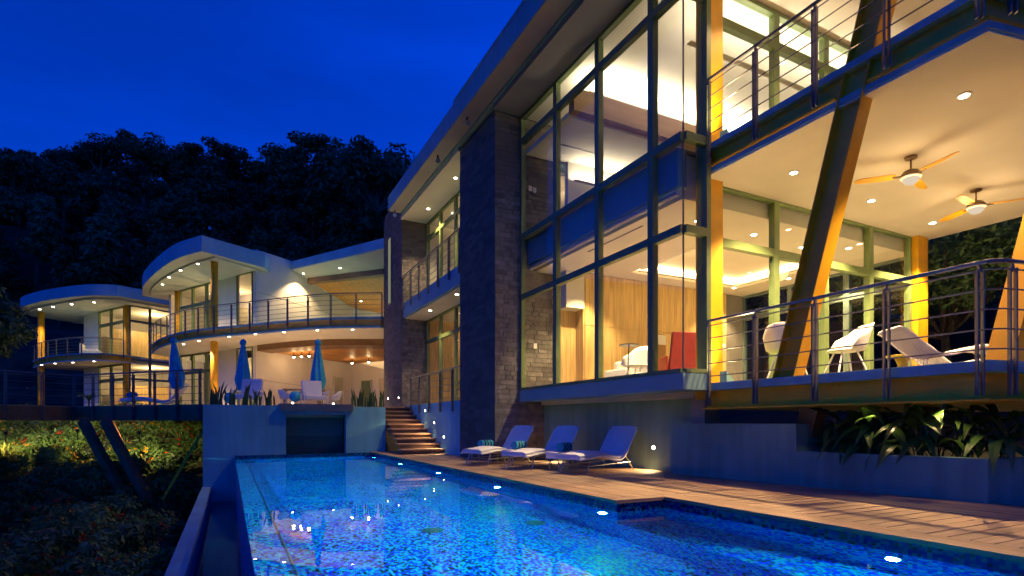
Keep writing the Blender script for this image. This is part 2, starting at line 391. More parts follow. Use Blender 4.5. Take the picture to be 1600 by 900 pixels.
# ------------------------------------------------------------------ low walls by the deck
rw = thing('retaining_wall', 'grey rendered wall behind the loungers under the glass box', 'wall', (7.2, 10, 0))
MB().prism([(wall_x(7.60), 7.60), (wall_x(12.04), 12.04), (wall_x(12.04)+.25, 12.04), (wall_x(7.60)+.25, 7.60)], -.3, 1.38).build('wall', lowwall, rw)
pw = thing('planter_wall', 'long rendered planter wall with a stepped top by the deck', 'planter', (7.3, 5.4, 0))
def pwx(y): return 7.14+(7.7-y)*.1035
MB().prism([(pwx(7.7), 7.7), (pwx(5.37)+.0, 5.37), (pwx(5.37)+.24, 5.37), (pwx(7.7)+.24, 7.7)][::-1], -.3, .90).build('high_wall', lowwall, pw)
MB().prism([(pwx(5.369), 5.369), (pwx(3.16), 3.16), (pwx(3.16)+.22, 3.16), (pwx(5.369)+.22, 5.369)][::-1], -.3, .50).build('low_wall', lowwall, pw)
MB().prism([(pwx(3.16)+.22, 3.16), (9.6, 2.86), (9.6, 3.06), (pwx(3.38)+.22, 3.36)], -.3, .497).build('end_wall', lowwall, pw)
MB().prism([(pwx(5.37)+.241, 5.37), (10.2, 5.6), (10.2, 5.8), (pwx(5.37)+.241, 5.57)], -.3, .895).build('cross_wall', lowwall, pw)
MB().prism([(pwx(5.36)+.22, 5.36), (pwx(3.2)+.22, 3.38), (9.6, 3.07), (9.7, 5.57)][::-1], -.3, .38).build('soil', soil, pw)
def wall_light(name, label, loc, nrm, group, e, rot, r=.035):
    t = thing(name, label, 'wall light', loc, group); c = Vector(loc); n = Vector(nrm).normalized(); u = Vector((0, 0, 1)); a = n.cross(u).normalized()
    def dsc(rr, d0, d1, mat, nm):
        m = MB(); k = 14
        for d in (d0, d1):
            for j in range(k): m.v.append(tuple(c+n*d+a*rr*math.cos(2*math.pi*j/k)+u*rr*math.sin(2*math.pi*j/k)))
        for j in range(k): m.f.append((j, (j+1) % k, k+(j+1) % k, k+j))
        m.f.append(tuple(range(k, 2*k))); m.f.append(tuple(range(k))[::-1]); m.build(nm, mat, t)
    dsc(r*1.5, 0.001, .012, steel, 'bezel'); dsc(r, .0125, .02, glow_warm, 'lens')
    lamp('wall_lamp', 'SPOT', tuple(c+n*.06), e, WARM, t, rot=rot, size=.03, spot=R(100), blend=.8)
for y, lab in ((8.49, 'small round wall light low on the grey wall beside the loungers'), (11.34, 'small round wall light low on the grey wall behind the middle lounger')):
    wall_light('wall_light', lab, (wall_x(y), y, .43), (-1, -.12, 0), 'lights low on the retaining wall', 26, (0, R(36), 0))

# ------------------------------------------------------------------ main house
H = thing('main_house', 'large modern house with a tall glass box and stone piers', 'house', (6.4, 6.6, 0))
def stones(face, parent, n_obj=300, seed=1, hrow=.115, wmin=.20, wmax=.52, depth=.011, zone=None):
    """clad a vertical rectangle: face=(p0, p1, z0, z1, outward normal); largest in view as single stones"""
    (p0, p1, z0, z1, nrm) = face
    p0 = Vector((*p0, 0)); p1 = Vector((*p1, 0)); L = (p1-p0).length; d = (p1-p0)/L; nn = Vector((*nrm, 0))
    rg = random.Random(seed); rest = MB(); cnt = 0
    widths = [wmin+(wmax-wmin)*k/5 for k in range(6)]
    protos = {}
    z = z0; r = 0
    while z < z1-.02:
        hh = min(hrow, z1-z); u = -rg.uniform(0, .3)
        while u < L-.01:
            w = rg.choice(widths); a = max(0, u); c = min(L, u+w); u += w
            if c-a < .03: continue
            dep = depth*rg.uniform(.35, 1.25); g = .004
            base = p0+d*(a+g)+Vector((0, 0, z+g)); e = d*(c-a-2*g); up = Vector((0, 0, hh-2*g)); out = nn*dep
            if cnt < n_obj and (zone is None or zone(z)):
                key = (round(c-a, 3), round(hh, 3), round(dep, 3))
                if key not in protos:
                    m = MB(); ins = .006
                    q = [Vector((0, 0, 0)), e, e+up, up]; cen = (e+up)/2
                    m.v = [tuple(v) for v in q]+[tuple(v+out+(cen-v).normalized()*ins) for v in q]
                    m.f = [(4, 5, 6, 7)]+[(k, (k+1) % 4, 4+(k+1) % 4, 4+k) for k in range(4)]
                    protos[key] = m.mesh('stone', stone_m)
                o = bpy.data.objects.new('stone', protos[key]); COL.objects.link(o); o.parent = parent
                o.location = base-WL[parent.name]; cnt += 1
            else:
                i = len(rest.v); q = [base, base+e, base+e+up, base+up]
                rest.v += [tuple(v) for v in q]+[tuple(v+out) for v in q]
                rest.f += [(i+4, i+5, i+6, i+7)]+[(i+k, i+(k+1) % 4, i+4+(k+1) % 4, i+4+k) for k in range(4)]
        z += hh; r += 1
    if rest.v: tag(rest.build('stone_cladding', stone_m2, parent), kind='stuff')
stone_m2 = LEAF('slate_stone_far', (.165, .152, .145), .22, .2, .8)
# near pier
p1_ = MB().box(5.68, 7.28, 12.07, 14.32, -.3, 8.40).build('stone_pier', stone_bed, H)
stones(((5.665, 12.07), (7.30, 12.07), 0, 8.38, (0, -1)), p1_, 300, 1)
stones(((5.68, 14.34), (5.68, 12.055), 0, 8.40, (-1, 0)), p1_, 0, 2)
# far pier, rounded away end
arc = [(5.68, 22.6), (5.78, 23.2), (6.05, 23.75), (6.5, 24.1), (7.2, 24.2)]
p2_ = MB().prism([(7.2, 20.12), (5.68, 20.12)][::-1] + [], 0, 1) if False else MB().prism([(5.68, 20.12), (7.2, 20.12)] + arc[::-1], 1.2, 9.35)
p2_ = p2_.build('stone_pier', stone_bed, H)
stones(((5.665, 20.12), (6.62, 20.12), 1.45, 8.4, (0, -1)), p2_, 160, 3)
stones(((5.68, 22.6), (5.68, 20.105), 1.45, 9.35, (-1, 0)), p2_, 0, 4)
for (a, c), (e, f) in zip(arc, arc[1:]):
    d = Vector((e-a, f-c)).normalized(); stones(((e, f), (a, c), 1.45, 9.35, (-d.y, d.x)), p2_, 0, 5)
# slit window in the far pier
MB().box(5.64, 5.69, 21.55, 22.0, 5.6, 8.25).build('slit_window_frame', green, p2_)
MB().box(5.633, 5.639, 21.6, 21.95, 5.65, 8.2).build('slit_window_pane', EM('lit_slit_pane', (.75, .72, .5), .28), p2_)

def window(parent, o, u, L, z0, z1, fw=.06, fd=.09, mat=None, pane=True, name='window', bars=('l', 'r', 't', 'b')):
    """rectangular window unit: o = xy start, u = xy unit direction"""
    mat = mat or green; o = Vector(o); u = Vector(u); n = Vector((-u.y, u.x)); m = MB()
    def P(a, z, k=0): q = o+u*a+n*k; return (q.x, q.y, z)
    if 'l' in bars: m.bar(P(fw/2, z0), P(fw/2, z1), fw, fd, (n.x, n.y, 0))
    if 'r' in bars: m.bar(P(L-fw/2, z0), P(L-fw/2, z1), fw, fd, (n.x, n.y, 0))
    a, c = (fw if 'l' in bars else 0), (L-fw if 'r' in bars else L)
    if 't' in bars: m.bar(P(a, z1-fw/2), P(c, z1-fw/2), fd*.98, fw)
    if 'b' in bars: m.bar(P(a, z0+fw/2), P(c, z0+fw/2), fd*.98, fw)
    w = m.build(name, mat, parent)
    if pane:
        g = MB(); e = .006
        q = [P(a-.01, z0+fw*.8, -e), P(c+.01, z0+fw*.8, -e), P(c+.01, z1-fw*.8, -e), P(a-.01, z1-fw*.8, -e)]
        q2 = [P(a-.01, z0+fw*.8, e), P(c+.01, z0+fw*.8, e), P(c+.01, z1-fw*.8, e), P(a-.01, z1-fw*.8, e)]
        g.v = q+q2; g.f = [(0, 1, 2, 3), (7, 6, 5, 4)]+[(k, 4+k, 4+(k+1) % 4, (k+1) % 4) for k in range(4)]
        g.build('pane', glass, w)
    return w
GX, GY = 6.40, 6.62
ZS = [1.71, 3.98, 5.45, 7.78, 8.38]; YS = [12.05, 10.43, 8.87, 7.33, GY]
for a, c in zip(YS, YS[1:]):
    for z0, z1 in zip(ZS, ZS[1:]):
        last = c == GY
        window(H, (GX, a), (0, -1), a-c, z0, z1, .065, .12, green, bars=('l', 't', 'b') if last else ('l', 'r', 't', 'b'))
for z0, z1 in zip(ZS, ZS[1:]):
    window(H, (GX+.01, GY), (1, 0), .5, z0, z1, .065, .12, green, bars=('t', 'b', 'r'))
MB().box(GX-.008, GX+.012, GY-.008, GY+.012, 1.75, 8.35).build('corner_joint', dgrey, H)
MB().box(GX+.5, GX+.56, GY-.04, GY+.2, 1.45, 8.4).build('corner_post', green, H)
# glass box floor slab, fascia and underside
MB().box(GX-.07, 6.93, GY-.07, 12.045, 1.44, 1.70).build('box_fascia', M('fascia_grey', (.17, .32, .36), .75, .08, 1, .02), H)
MB().box(6.94, 13.6, 6.95, 12.045, 1.36, 1.55).build('floor_slab', floor_m, H)
MB().box(GX+.07, 6.94, 6.80, 12.04, 1.701, 1.72).build('window_seat', floor_m, H)
# lower room
MB().box(6.75, 13.6, 7.0, 12.04, 4.83, 5.40).build('upper_slab', soffit_m, H)
MB().box(6.55, 6.74, 6.9, 12.04, 4.80, 5.42).build('slab_edge', M('sky_reflection_blue', (.10, .26, .34), .5, .06, 1, .01), H)  # sky reflection of the glazing painted into the slab edge colour
MB().tube([(6.62, 6.95, 4.72), (6.62, 12.0, 4.72)], .055, 10).build('roller_blind', M('blind_fabric', (.35, .36, .36), .8, .05, 4, 0), H)
tray = MB(); tx0, tx1, ty0, ty1 = 8.9, 12.6, 8.2, 11.0
tray.box(6.76, tx0, 7.0, 12.03, 4.66, 4.829).box(tx1, 13.6, 7.0, 12.03, 4.66, 4.829).box(tx0, tx1, 7.0, ty0, 4.66, 4.829).box(tx0, tx1, ty1, 12.03, 4.66, 4.829)
tray.build('ceiling', soffit_m, H)
MB().box(7.9, 12.8, 11.55, 11.7, 1.55, 4.66).build('wood_wall', woodwall, H)
for i in range(5):
    MB().box(7.9+i*.98+.004, 7.9+(i+1)*.98-.004, 11.53, 11.549, 1.56, 3.35).build('wood_panel', woodwall, H)
    MB().box(7.9+i*.98+.004, 7.9+(i+1)*.98-.004, 11.53, 11.549, 3.36, 4.65).build('wood_panel', woodwall, H)
MB().box(9.9, 10.5, 11.515, 11.529, 2.0, 3.3).build('niche', M('dark_oak', (.22, .11, .03), .5, .2, 14, .02, stretch=(1, 1, .1)), H)
MB().box(9.9, 10.5, 11.50, 11.514, 3.02, 3.28).build('niche_light_panel', white, H)
MB().box(7.32, 7.899, 11.9, 12.03, 1.55, 4.66).build('wood_return', woodwall, H); MB().box(7.86, 7.898, 11.56, 11.899, 1.55, 4.655).build('wood_return', woodwall, H)
MB().box(7.33, 7.86, 11.5, 11.89, 3.75, 4.655).build('white_bulkhead', white, H)
MB().box(12.81, 13.6, 11.6, 11.75, 1.55, 4.66).build('dark_back_wall', M('taupe_wall', (.16, .15, .14), .6, .08, 2, .02), H)
for a_, c_ in ((6.97, 8.5), (8.5, 10.05), (10.05, 11.6)):
    window(H, (13.60, a_), (0, 1), c_-a_, 1.56, 4.0, .07, .12, bluef); window(H, (13.60, a_), (0, 1), c_-a_, 4.0, 4.66, .07, .12, bluef)
MB().box(9.35, 9.43, 11.50, 11.529, 2.35, 2.47).build('switch_plate', dgrey, H)
MB().box(8.35, 8.43, 11.50, 11.529, 2.50, 2.58).build('switch_plate', dgrey, H)
for (xx, zz) in ((6.72, 2.76), (6.70, 6.62), (6.58, 6.64)):
    MB().box(xx, xx+.09, 12.035, 12.05, zz, zz+.13).build('switch_plate', whitep, H)
# upper room
MB().box(GX+.1, 13.6, 6.95, 12.04, 5.405, 5.46).build('upper_floor', WOOD('dark_floor', (.20, .12, .07), .4, 'Y'), H)
MB().box(GX-.02, 13.6, 6.95, 12.045, 8.40, 8.50).build('upper_ceiling', white, H)
MB().box(GX+.1, 14, 9.9, 10.1, 7.55, 8.02).build('timber_beam', M('pale_timber', (.42, .26, .17), .5, .15, 5, .02, stretch=(.2, 1, 1)), H)
MB().box(GX+.1, 14, 10.11, 12.03, 7.50, 7.60).build('drop_ceiling', M('grey_ceiling', (.70, .67, .60), .7, .05, 2, .01), H)
MB().box(7.6, 13.6, 11.85, 12.0, 5.47, 7.5).build('upper_back_wall', white, H)
MB().box(13.45, 13.6, 6.97, 11.84, 5.47, 8.39).build('upper_end_wall', white, H)
# windows on the balcony side (facing the camera)
XS = [7.42, 8.88, 10.3, 11.75, 13.2]
for a, c in zip(XS, XS[1:]):
    for z0, z1 in ((1.56, 4.0), (4.0, 4.99), (5.46, 7.78), (7.78, 8.40)):
        window(H, (a, 6.9), (1, 0), c-a, z0, z1, .07, .12, green)
MB().box(7.0, 7.38, 6.72, 6.95, 1.301, 8.43).build('column', yellow, H)
MB().box(13.22, 13.59, 6.72, 6.945, 1.3, 8.43).build('column', yellow, H)
MB().box(7.46, 7.82, 7.20, 7.52, -.3, 1.355).build('column_base', conc, H)
# balcony slabs, steel edge beams
e2 = Vector((.981, -.195)); cor = Vector((6.93, 2.84)); far = cor+e2*7.2
bal_lo = [(6.93, 6.60), (cor.x, cor.y), (far.x, far.y), (13.78, 6.85), (7.0, 6.85)]
def inset(k): return [(6.93+k, 6.60), (cor.x+k, cor.y+k), (far.x, far.y+k), (13.78-k*.2, 6.85), (7.0+k, 6.85)]
MB().prism(bal_lo, 1.44, 1.55).build('lower_balcony_slab', grey_m, H)
MB().prism(inset(.16), 1.16, 1.44).build('lower_balcony_beam', yellow, H); MB().prism(inset(.05), 1.14, 1.16).build('lower_balcony_flange', yellow, H)
MB().prism(inset(.05), 1.551, 1.562).build('lower_balcony_floor', floor_m, H)
MB().prism(bal_lo, 5.34, 5.43).build('upper_balcony_slab', grey_m, H)
MB().prism(inset(.10), 5.06, 5.34).build('upper_balcony_beam', yellow, H)
MB().prism(inset(.05), 5.431, 5.442).build('upper_balcony_floor', floor_m, H)
MB().prism(inset(.045), 4.985, 5.06).build('upper_balcony_soffit_edge', grey_m, H)
MB().prism(inset(.06), 4.955, 4.985).build('upper_balcony_soffit', soffit_m, H)
MB().tube([(6.975, 6.6, 5.085), (6.975, 4.50, 5.085)], .028, 8).build('edge_pipe', yellow, H)
MB().tube([(6.975, 4.10, 5.085), (6.975, 2.90, 5.085), (far.x, far.y+.05, 5.085)], .028, 8).build('edge_pipe', yellow, H)
# leaning struts (I sections)
def strut(y0, z0, y1, z1, x=7.06):
    m = MB(); p = Vector((x, y0, z0)); q = Vector((x, y1, z1)); d = (q-p).normalized()
    s_ = Vector((1, 0, 0)); u = s_.cross(d).normalized()
    m.bar(p, q, .30, .012, up=(1, 0, 0))
    for k in (-1, 1): m.bar(p+u*k*.155, q+u*k*.155, .22, .016, up=tuple(u))
    m.bar(p+s_*.06, q+s_*.06, .28, .10, up=(1, 0, 0))
    return m.build('strut', yellow, H)
strut(5.28, 1.5, 3.38, 8.43)
MB().bar((7.90, 5.72, .15), (7.80, 5.38, 1.138), .28, .22, up=(1, 0, 0)).build('strut_base', brownbeam, H)
MB().bar((8.17, 3.25, 1.562), (8.62, 2.68, 4.954), .26, .30, up=(1, 0, 0)).build('strut', yellow, H)
# roof
MB().box(5.10, 5.56, -1.0, 19.9, 8.56, 9.06).build('roof_fascia', grey_m, H)
MB().box(5.115, 5.55, -.98, 19.88, 8.548, 8.559).build('eave_underside', M('eave_plaster', (.42, .41, .39), .8, .06, 1, .02), H)
MB().box(5.561, 13.9, -1.0, 19.9, 8.515, 9.05).build('roof', grey_m, H)
MB().box(5.08, 5.3, -1.0, 13.3, 9.061, 9.12).build('roof_cap', grey_m, H)
MB().box(5.62, GX-.03, 6.96, 12.05, 8.405, 8.514).build('eave_soffit', M('shaded_soffit', (.30, .29, .28), .8, .06, 1, .02), H)  # soffit beside the glass box coloured darker so it reads as unlit
MB().box(5.62, 7.2, 14.33, 20.10, 8.405, 8.514).build('eave_soffit', soffit_m, H)
MB().box(5.62, 13.8, -1.0, 6.94, 8.44, 8.514).build('balcony_roof_soffit', soffit_m, H)
# bay between the piers
WX = 6.65
MB().box(5.72, 6.6, 14.34, 20.10, 4.80, 5.33).build('mid_balcony', grey_m, H)
MB().box(5.80, WX+.3, 14.34, 20.10, 4.76, 4.799).build('mid_balcony_soffit', soffit_m, H)
MB().box(5.80, 6.2, 14.34, 19.9, -.3, 1.56).build('stair_side_wall', blockwall, H)
MB().box(6.2, 11, 14.34, 20.1, 1.40, 1.558).build('bay_floor', floor_m, H)
MB().box(WX+.1, 11, 14.34, 20.1, 4.80, 5.40).build('bay_slab', soffit_m, H)
yy = [20.1, 18.6, 17.15, 15.7, 14.34]
for a, c in zip(yy, yy[1:]):
    for z0, z1 in ((1.58, 3.95), (3.95, 4.76), (5.40, 7.8), (7.8, 8.40)):
        window(H, (WX, a), (0, -1), a-c, z0, z1, .06, .1, green)
MB().box(9.6, 9.75, 14.4, 20.1, 1.56, 4.8).build('bay_wood_wall', woodwall, H)
MB().box(WX+.1, 9.6, 20.11, 20.25, 1.56, 4.8).build('bay_wood_wall', woodwall, H)
MB().box(9.6, 9.75, 14.4, 20.1, 5.41, 8.4).build('bay_upper_wall', white, H)
MB().box(WX+.1, 9.6, 20.11, 20.25, 5.41, 8.4).build('bay_upper_wall', white, H)
MB().box(7.2, 11, 14.34, 20.1, 8.41, 8.51).build('bay_ceiling', white, H)
# room lights: cove strips and interior lamps
def cove(loc, sx, sy, e, rot, col=WARM, par=H):
    m = MB().box(loc[0]-sx/2, loc[0]+sx/2, loc[1]-sy/2, loc[1]+sy/2, loc[2]-.02, loc[2]); m.build('cove_or_added_strip', whitep, par)
    lamp('cove_or_added_lamp', 'AREA', (loc[0], loc[1], loc[2]+(.03 if rot[0] else -.05)), e, col, par, rot=rot, sx=sx, sy=sy)
UP = (R(180), 0, 0)
cove((10.75, 8.32, 4.70), 3.4, .08, 26, UP); cove((10.75, 10.88, 4.70), 3.4, .08, 26, UP)
cove((9.03, 9.6, 4.70), .08, 2.3, 18, UP); cove((12.47, 9.6, 4.70), .08, 2.3, 18, UP)
cove((10.2, 9.97, 8.06), 6.6, .1, 80, UP, (1, .80, .55)); cove((10.2, 7.3, 7.6), 6.0, .1, 26, UP, (1, .80, .55))
cove((9.2, 11.70, 7.0), 3.0, .1, 10, UP, (1, .80, .55)); cove((8.6, 17.2, 8.0), .1, 4.5, 42, UP); cove((8.6, 17.2, 4.55), .1, 4.5, 42, UP)  # strip by the upper back wall is added to brighten the drop ceiling

# ------------------------------------------------------------------ recessed downlights
def downlight(loc, label, group, e, spot=104, col=WARM, r=.055):
    t = thing('downlight', label, 'ceiling light', loc, group); x, y, z = loc
    MB().lathe([(r*1.5, 0), (r*1.45, -.008), (r*1.1, -.010)], 16, (x, y, z)).build('trim', whitep, t)
    MB().lathe([(r, -.0105), (r*.9, -.016)], 16, (x, y, z)).build('lens', glow_bulb, t)
    lamp('downlight_lamp', 'SPOT', (x, y, z-.05), e, col, t, size=.05, spot=R(spot), blend=.5)
    return t
for p in [(8.12, 5.95), (8.09, 3.6), (10.4, 6.06), (12.65, 6.17), (10.2, 3.5), (12.4, 3.4)]:
    downlight((*p, 4.954), 'round recessed downlight in the cream soffit above the lower balcony', 'downlights of the lower balcony soffit', 300)
for p in [(10.3, 6.0), (8.0, 5.9), (8.0, 3.6), (10.3, 3.5)]:
    downlight((*p, 8.439), 'round recessed downlight in the roof soffit above the upper balcony', 'downlights of the upper balcony roof', 75)
for p in [(7.73, 9.17), (7.73, 7.63), (9.29, 7.68), (10.87, 7.77), (12.43, 10.93), (11.81, 7.35), (12.9, 9.6), (13.1, 8.3), (7.7, 10.7)]:
    downlight((*p, 4.659), 'round recessed downlight in the living room ceiling behind the glass', 'downlights of the living room', 170)
for p in [(6.09, 18.13), (6.05, 15.53)]:
    downlight((*p, 4.757), 'round recessed downlight under the middle balcony between the stone piers', 'downlights under the middle balcony', 50)
for p in [(6.19, 18.64), (6.16, 15.93)]:
    downlight((*p, 8.404), 'round recessed downlight in the eave between the stone piers', 'downlights in the eave', 110)
def uplight(loc, label, e):
    t = thing('uplight', label, 'floor light', loc); x, y, z = loc
    MB().prism([(x-.09, y-.07), (x+.09, y-.07), (x+.09, y+.07), (x-.09, y+.07)], z, lambda a, b_: z+.10+(x-a)*.9).build('housing', grey_m, t)
    MB().prism([(x-.06, y-.05), (x+.06, y-.05), (x+.06, y+.05), (x-.06, y+.05)], lambda a, b_: z+.101+(x-a)*.9, lambda a, b_: z+.108+(x-a)*.9).build('lens', frost, t)
    lamp('uplight_lamp', 'SPOT', (x+.1, y, z+.2), e, WARM, t, rot=(R(180), R(-40), 0), size=.06, spot=R(125), blend=.8)
uplight((7.18, 6.45, 1.563), 'wedge shaped floor uplight at the foot of the lower yellow column', 30)
uplight((7.18, 6.45, 5.443), 'wedge shaped floor uplight at the foot of the upper yellow column', 40)

# ------------------------------------------------------------------ railings
def railing(name, label, path, posts, zf, hgt=1.0, n=5, below=.28, group=None, close_r=.011):
    """path: xy polyline of the edge; posts: list of xy"""
    t = thing(name, label, 'railing', (*path[0], zf), group)
    for i, (x, y) in enumerate(posts):
        j = min(range(len(path)-1), key=lambda k: (Vector(path[k])-Vector((x, y))).length+(Vector(path[k+1])-Vector((x, y))).length)
        d = (Vector(path[j+1])-Vector(path[j])).normalized(); m = MB()
        for s_ in (-1, 1):
            q = Vector((x, y))+d*.026*s_
            m.bar((q.x, q.y, zf-below), (q.x, q.y, zf+hgt-.07), .014, .055, up=(-d.y, d.x, 0))
        m.bar((x, y, zf+hgt-.10), (x-d.y*.02, y+d.x*.02, zf+hgt-.015), .045, .02, up=(d.x, d.y, 0))
        m.build('post', railm, t)
    for k in range(n):
        z = zf+.11+(hgt-.19)*k/(n-1)*1.0 if n > 1 else zf+.5
        MB().tube([(x, y, z) for x, y in path], close_r*.8, 6).build('rail', railm, t)
    MB().tube([(x, y, zf+hgt) for x, y in path], .024, 8).build('handrail', railm, t)
    return t
py = [6.55, 5.66, 4.73, 3.83, 2.92]
ce = cor+e2*.1+Vector((-.06, -.06))
for zf, lab in ((1.55, 'steel railing with thin horizontal rails along the lower balcony with the loungers'), (5.43, 'steel railing with thin horizontal rails along the upper balcony')):
    path = [(6.87, 6.58), (6.87, 2.86), (6.99, 2.76), (far.x, far.y-.06)]
    posts = [(6.87, q) for q in py]+[(7.10, 2.74), (8.1, 2.54)]
    railing('balcony_railing', lab, path, posts, zf, below=.36, group='balcony railings of the main house')
py2 = [20.0, 19.05, 18.1, 17.15, 16.2, 15.25, 14.42]
railing('balcony_railing', 'steel railing of the middle balcony between the two stone piers', [(5.69, 20.05), (5.69, 14.36)], [(5.69, q) for q in py2], 5.33, .98, below=.25)
railing('stair_railing', 'steel railing on top of the wall beside the timber steps', [(5.76, 19.3), (5.76, 14.36)], [(5.76, q) for q in (19.25, 18.3, 17.25, 16.2, 15.15, 14.42)], 1.56, .95, below=.3)

# ------------------------------------------------------------------ timber steps
st = thing('timber_steps', 'timber steps climbing from the pool deck to the terrace', 'steps', (5.1, 16, 0))
NS = 10; run = .40; rise = 1.50/NS
for i in range(NS):
    ys = 15.85+i*run; z = rise*(i+1); xl = 4.45+min(.16, i*.03)
    s_ = MB().box(xl, 5.795, ys, ys+run+.06, z-.045, z).build('step', deckx, st)
    MB().box(xl+.06, 5.79, ys+.05, ys+.075, z-rise, z-.046).build('riser', WOOD('dark_riser', (.13, .075, .045), .6, 'X') if i == 0 else bpy.data.materials['dark_riser'], s_)
for i, (y, z) in enumerate([(17.73, 1.33), (16.83, .93), (15.95, .5)]):
    wall_light('step_light', 'small round light in the wall beside the timber steps', (5.80, y, z), (-1, 0, 0), 'lights beside the steps', 22, (0, R(36), 0), .03)
for i, (y, z) in enumerate([(22.0, 1.9), (20.45, 1.87)]):
    wall_light('pier_light', 'small round light low on the far stone pier', (5.655, y, z), (-1, 0, 0), 'lights low on the stone pier', 3, (0, R(40), 0), .03)

# ------------------------------------------------------------------ terrace block at the end of the pool
T = thing('terrace', 'raised terrace of blue lit rendered walls at the end of the pool', 'terrace', (2, 18.2, 0)); T['kind'] = 'structure'
TY = 18.2; TZ = 1.45
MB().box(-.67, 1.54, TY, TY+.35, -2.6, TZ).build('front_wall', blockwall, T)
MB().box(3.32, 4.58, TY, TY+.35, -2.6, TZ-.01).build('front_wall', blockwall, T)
MB().box(4.23, 4.58, TY+.35, 20, -2.6, TZ-.012).build('stair_wall', blockwall, T)
MB().box(1.54, 3.32, TY+.55, TY+.75, -1.6, TZ-.02).build('recess_back', M('recess_render', (.16, .19, .20), .8, .1, 1, .02), T)
MB().box(1.36, 3.52, TY-.14, TY+.8, TZ-.16, TZ+.06).build('counter_top', M('grey_stone_slab', (.15, .15, .155), .5, .15, 3, .02), T)
MB().box(1.45, 3.43, TY-.08, TY+.7, TZ-.27, TZ-.161).build('counter_apron', grey_m, T)
for i in range(10): MB().box(1.56, 3.30, TY+.50, TY+.53, -.10+i*.062, -.10+i*.062+.045).build('slat', dgrey, T)
MB().box(-.67, -.45, TY+.35, 22, -2.6, TZ-.01).build('side_wall', blockwall, T)
MB().prism([(-.45, 18.56), (4.22, 18.56), (4.22, 20.0), (5.66, 20.0), (5.66, 24), (9.4, 38), (-3, 44), (-3.2, 26), (-.45, 20)], TZ-.35, TZ-.05).build('terrace_floor', floor_m, T)
for i, x in enumerate((1.72, 2.92)):
    t = thing('counter_light', 'tiny light set on the edge of the terrace counter', 'light', (x, TY-.10, TZ+.06), 'lights on the terrace counter')
    MB().lathe([(.03, 0), (.03, .02), (.022, .03)], 12, (x, TY-.08, TZ+.06)).build('lens', glow_bulb, t)
# elevated timber walkway to the left
W = thing('walkway', 'dark elevated walkway on leaning posts left of the pool', 'walkway', (-3, 21, 0))
wp = [(-.68, 18.45), (-4.55, 22.7), (-6.4, 21.2), (-9.0, 18.9)]
back = [(-9.9, 20.2), (-6.6, 23.4), (-4.6, 25.0), (-.68, 20.6)]
MB().prism(wp+back, 1.0, 1.44).build('edge_beam', brownbeam, W)
MB().prism(wp+back, 1.441, 1.47).build('floor_boards', decky, W)
for p, q in (((-4.0, 21.2, 1.0), (-2.6, 19.9, -1.7)), ((-3.35, 20.6, 1.0), (-2.0, 19.3, -1.6)), ((-3.6, 22.6, 1.0), (-2.7, 22.2, -1.2)), ((-.74, 18.9, .62), (-1.72, 19.0, -1.3))):
    MB().bar(p, q, .20 if p[2] > .9 else .05, .24 if p[2] > .9 else .07).build('post', yellow if p[2] < .9 else brownbeam, W)
def along(path, step):
    out = []; acc = 0
    for a, c in zip(path, path[1:]):
        a = Vector(a); c = Vector(c); L = (c-a).length; s_ = acc
        while s_ < L-1e-6:
            q = a+(c-a)*s_/L; out.append((q.x, q.y)); s_ += step
        acc = s_-L
    return out
railing('walkway_railing', 'dark railing with thin horizontal rails along the elevated walkway', [(-.68, 18.40), (-4.55, 22.66), (-6.42, 21.15), (-9.0, 18.85)], along([(-.75, 18.47), (-4.55, 22.66), (-9.0, 18.85)], .93), 1.47, 1.0, below=.45)

# ------------------------------------------------------------------ middle wing with the curved roof
A = thing('middle_wing', 'two storey house wing with a tall curved roof over a rounded balcony', 'house', (1.2, 32, 1.2))
edge = catmull([(5.75, 23.5), (3.48, 25.0), (1.08, 27.7), (-1.6, 31.0), (-3.2, 34.6), (-4.1, 38.5)], 6)
bk = [(-3.2, 39.8), (1.25, 32.0), (7.0, 36.3), (8.6, 30), (6.9, 24.2)]
def off_in(poly, k):
    out = []; c = Vector((2.2, 33))
    for p in poly:
        v = c-Vector(p); out.append(tuple(Vector(p)+v.normalized()*k))
    return out
MB().prism(edge[::-1]+bk[::-1] if False else edge+bk, 5.34, 5.44).build('balcony_slab', grey_m, A)
MB().prism(off_in(edge, .12)+bk, 5.06, 5.34).build('balcony_beam', yellow, A)
MB().prism(off_in(edge, .05)+bk, 4.99, 5.06).build('balcony_lower_edge', grey_m, A)
MB().prism(off_in(edge, .1)+bk, 4.96, 4.99).build('balcony_soffit', soffit_m, A)
# curved brown fascia and timber ceiling of the covered terrace
bedge = catmull([(1.3, 31.6), (2.6, 29.6), (4.3, 27.8), (6.6, 26.6)], 6)
MB().prism(bedge+[(7.6, 27.4), (5.0, 28.8), (3.2, 30.6), (2.0, 32.4)], 4.66, 4.959).build('curved_fascia', brownbeam, A)
MB().prism([(2.0, 32.4), (3.2, 30.6), (5.0, 28.8), (7.6, 27.4), (9.5, 32), (7.0, 36.2)], 4.72, 4.955).build('timber_ceiling', woodceil, A)
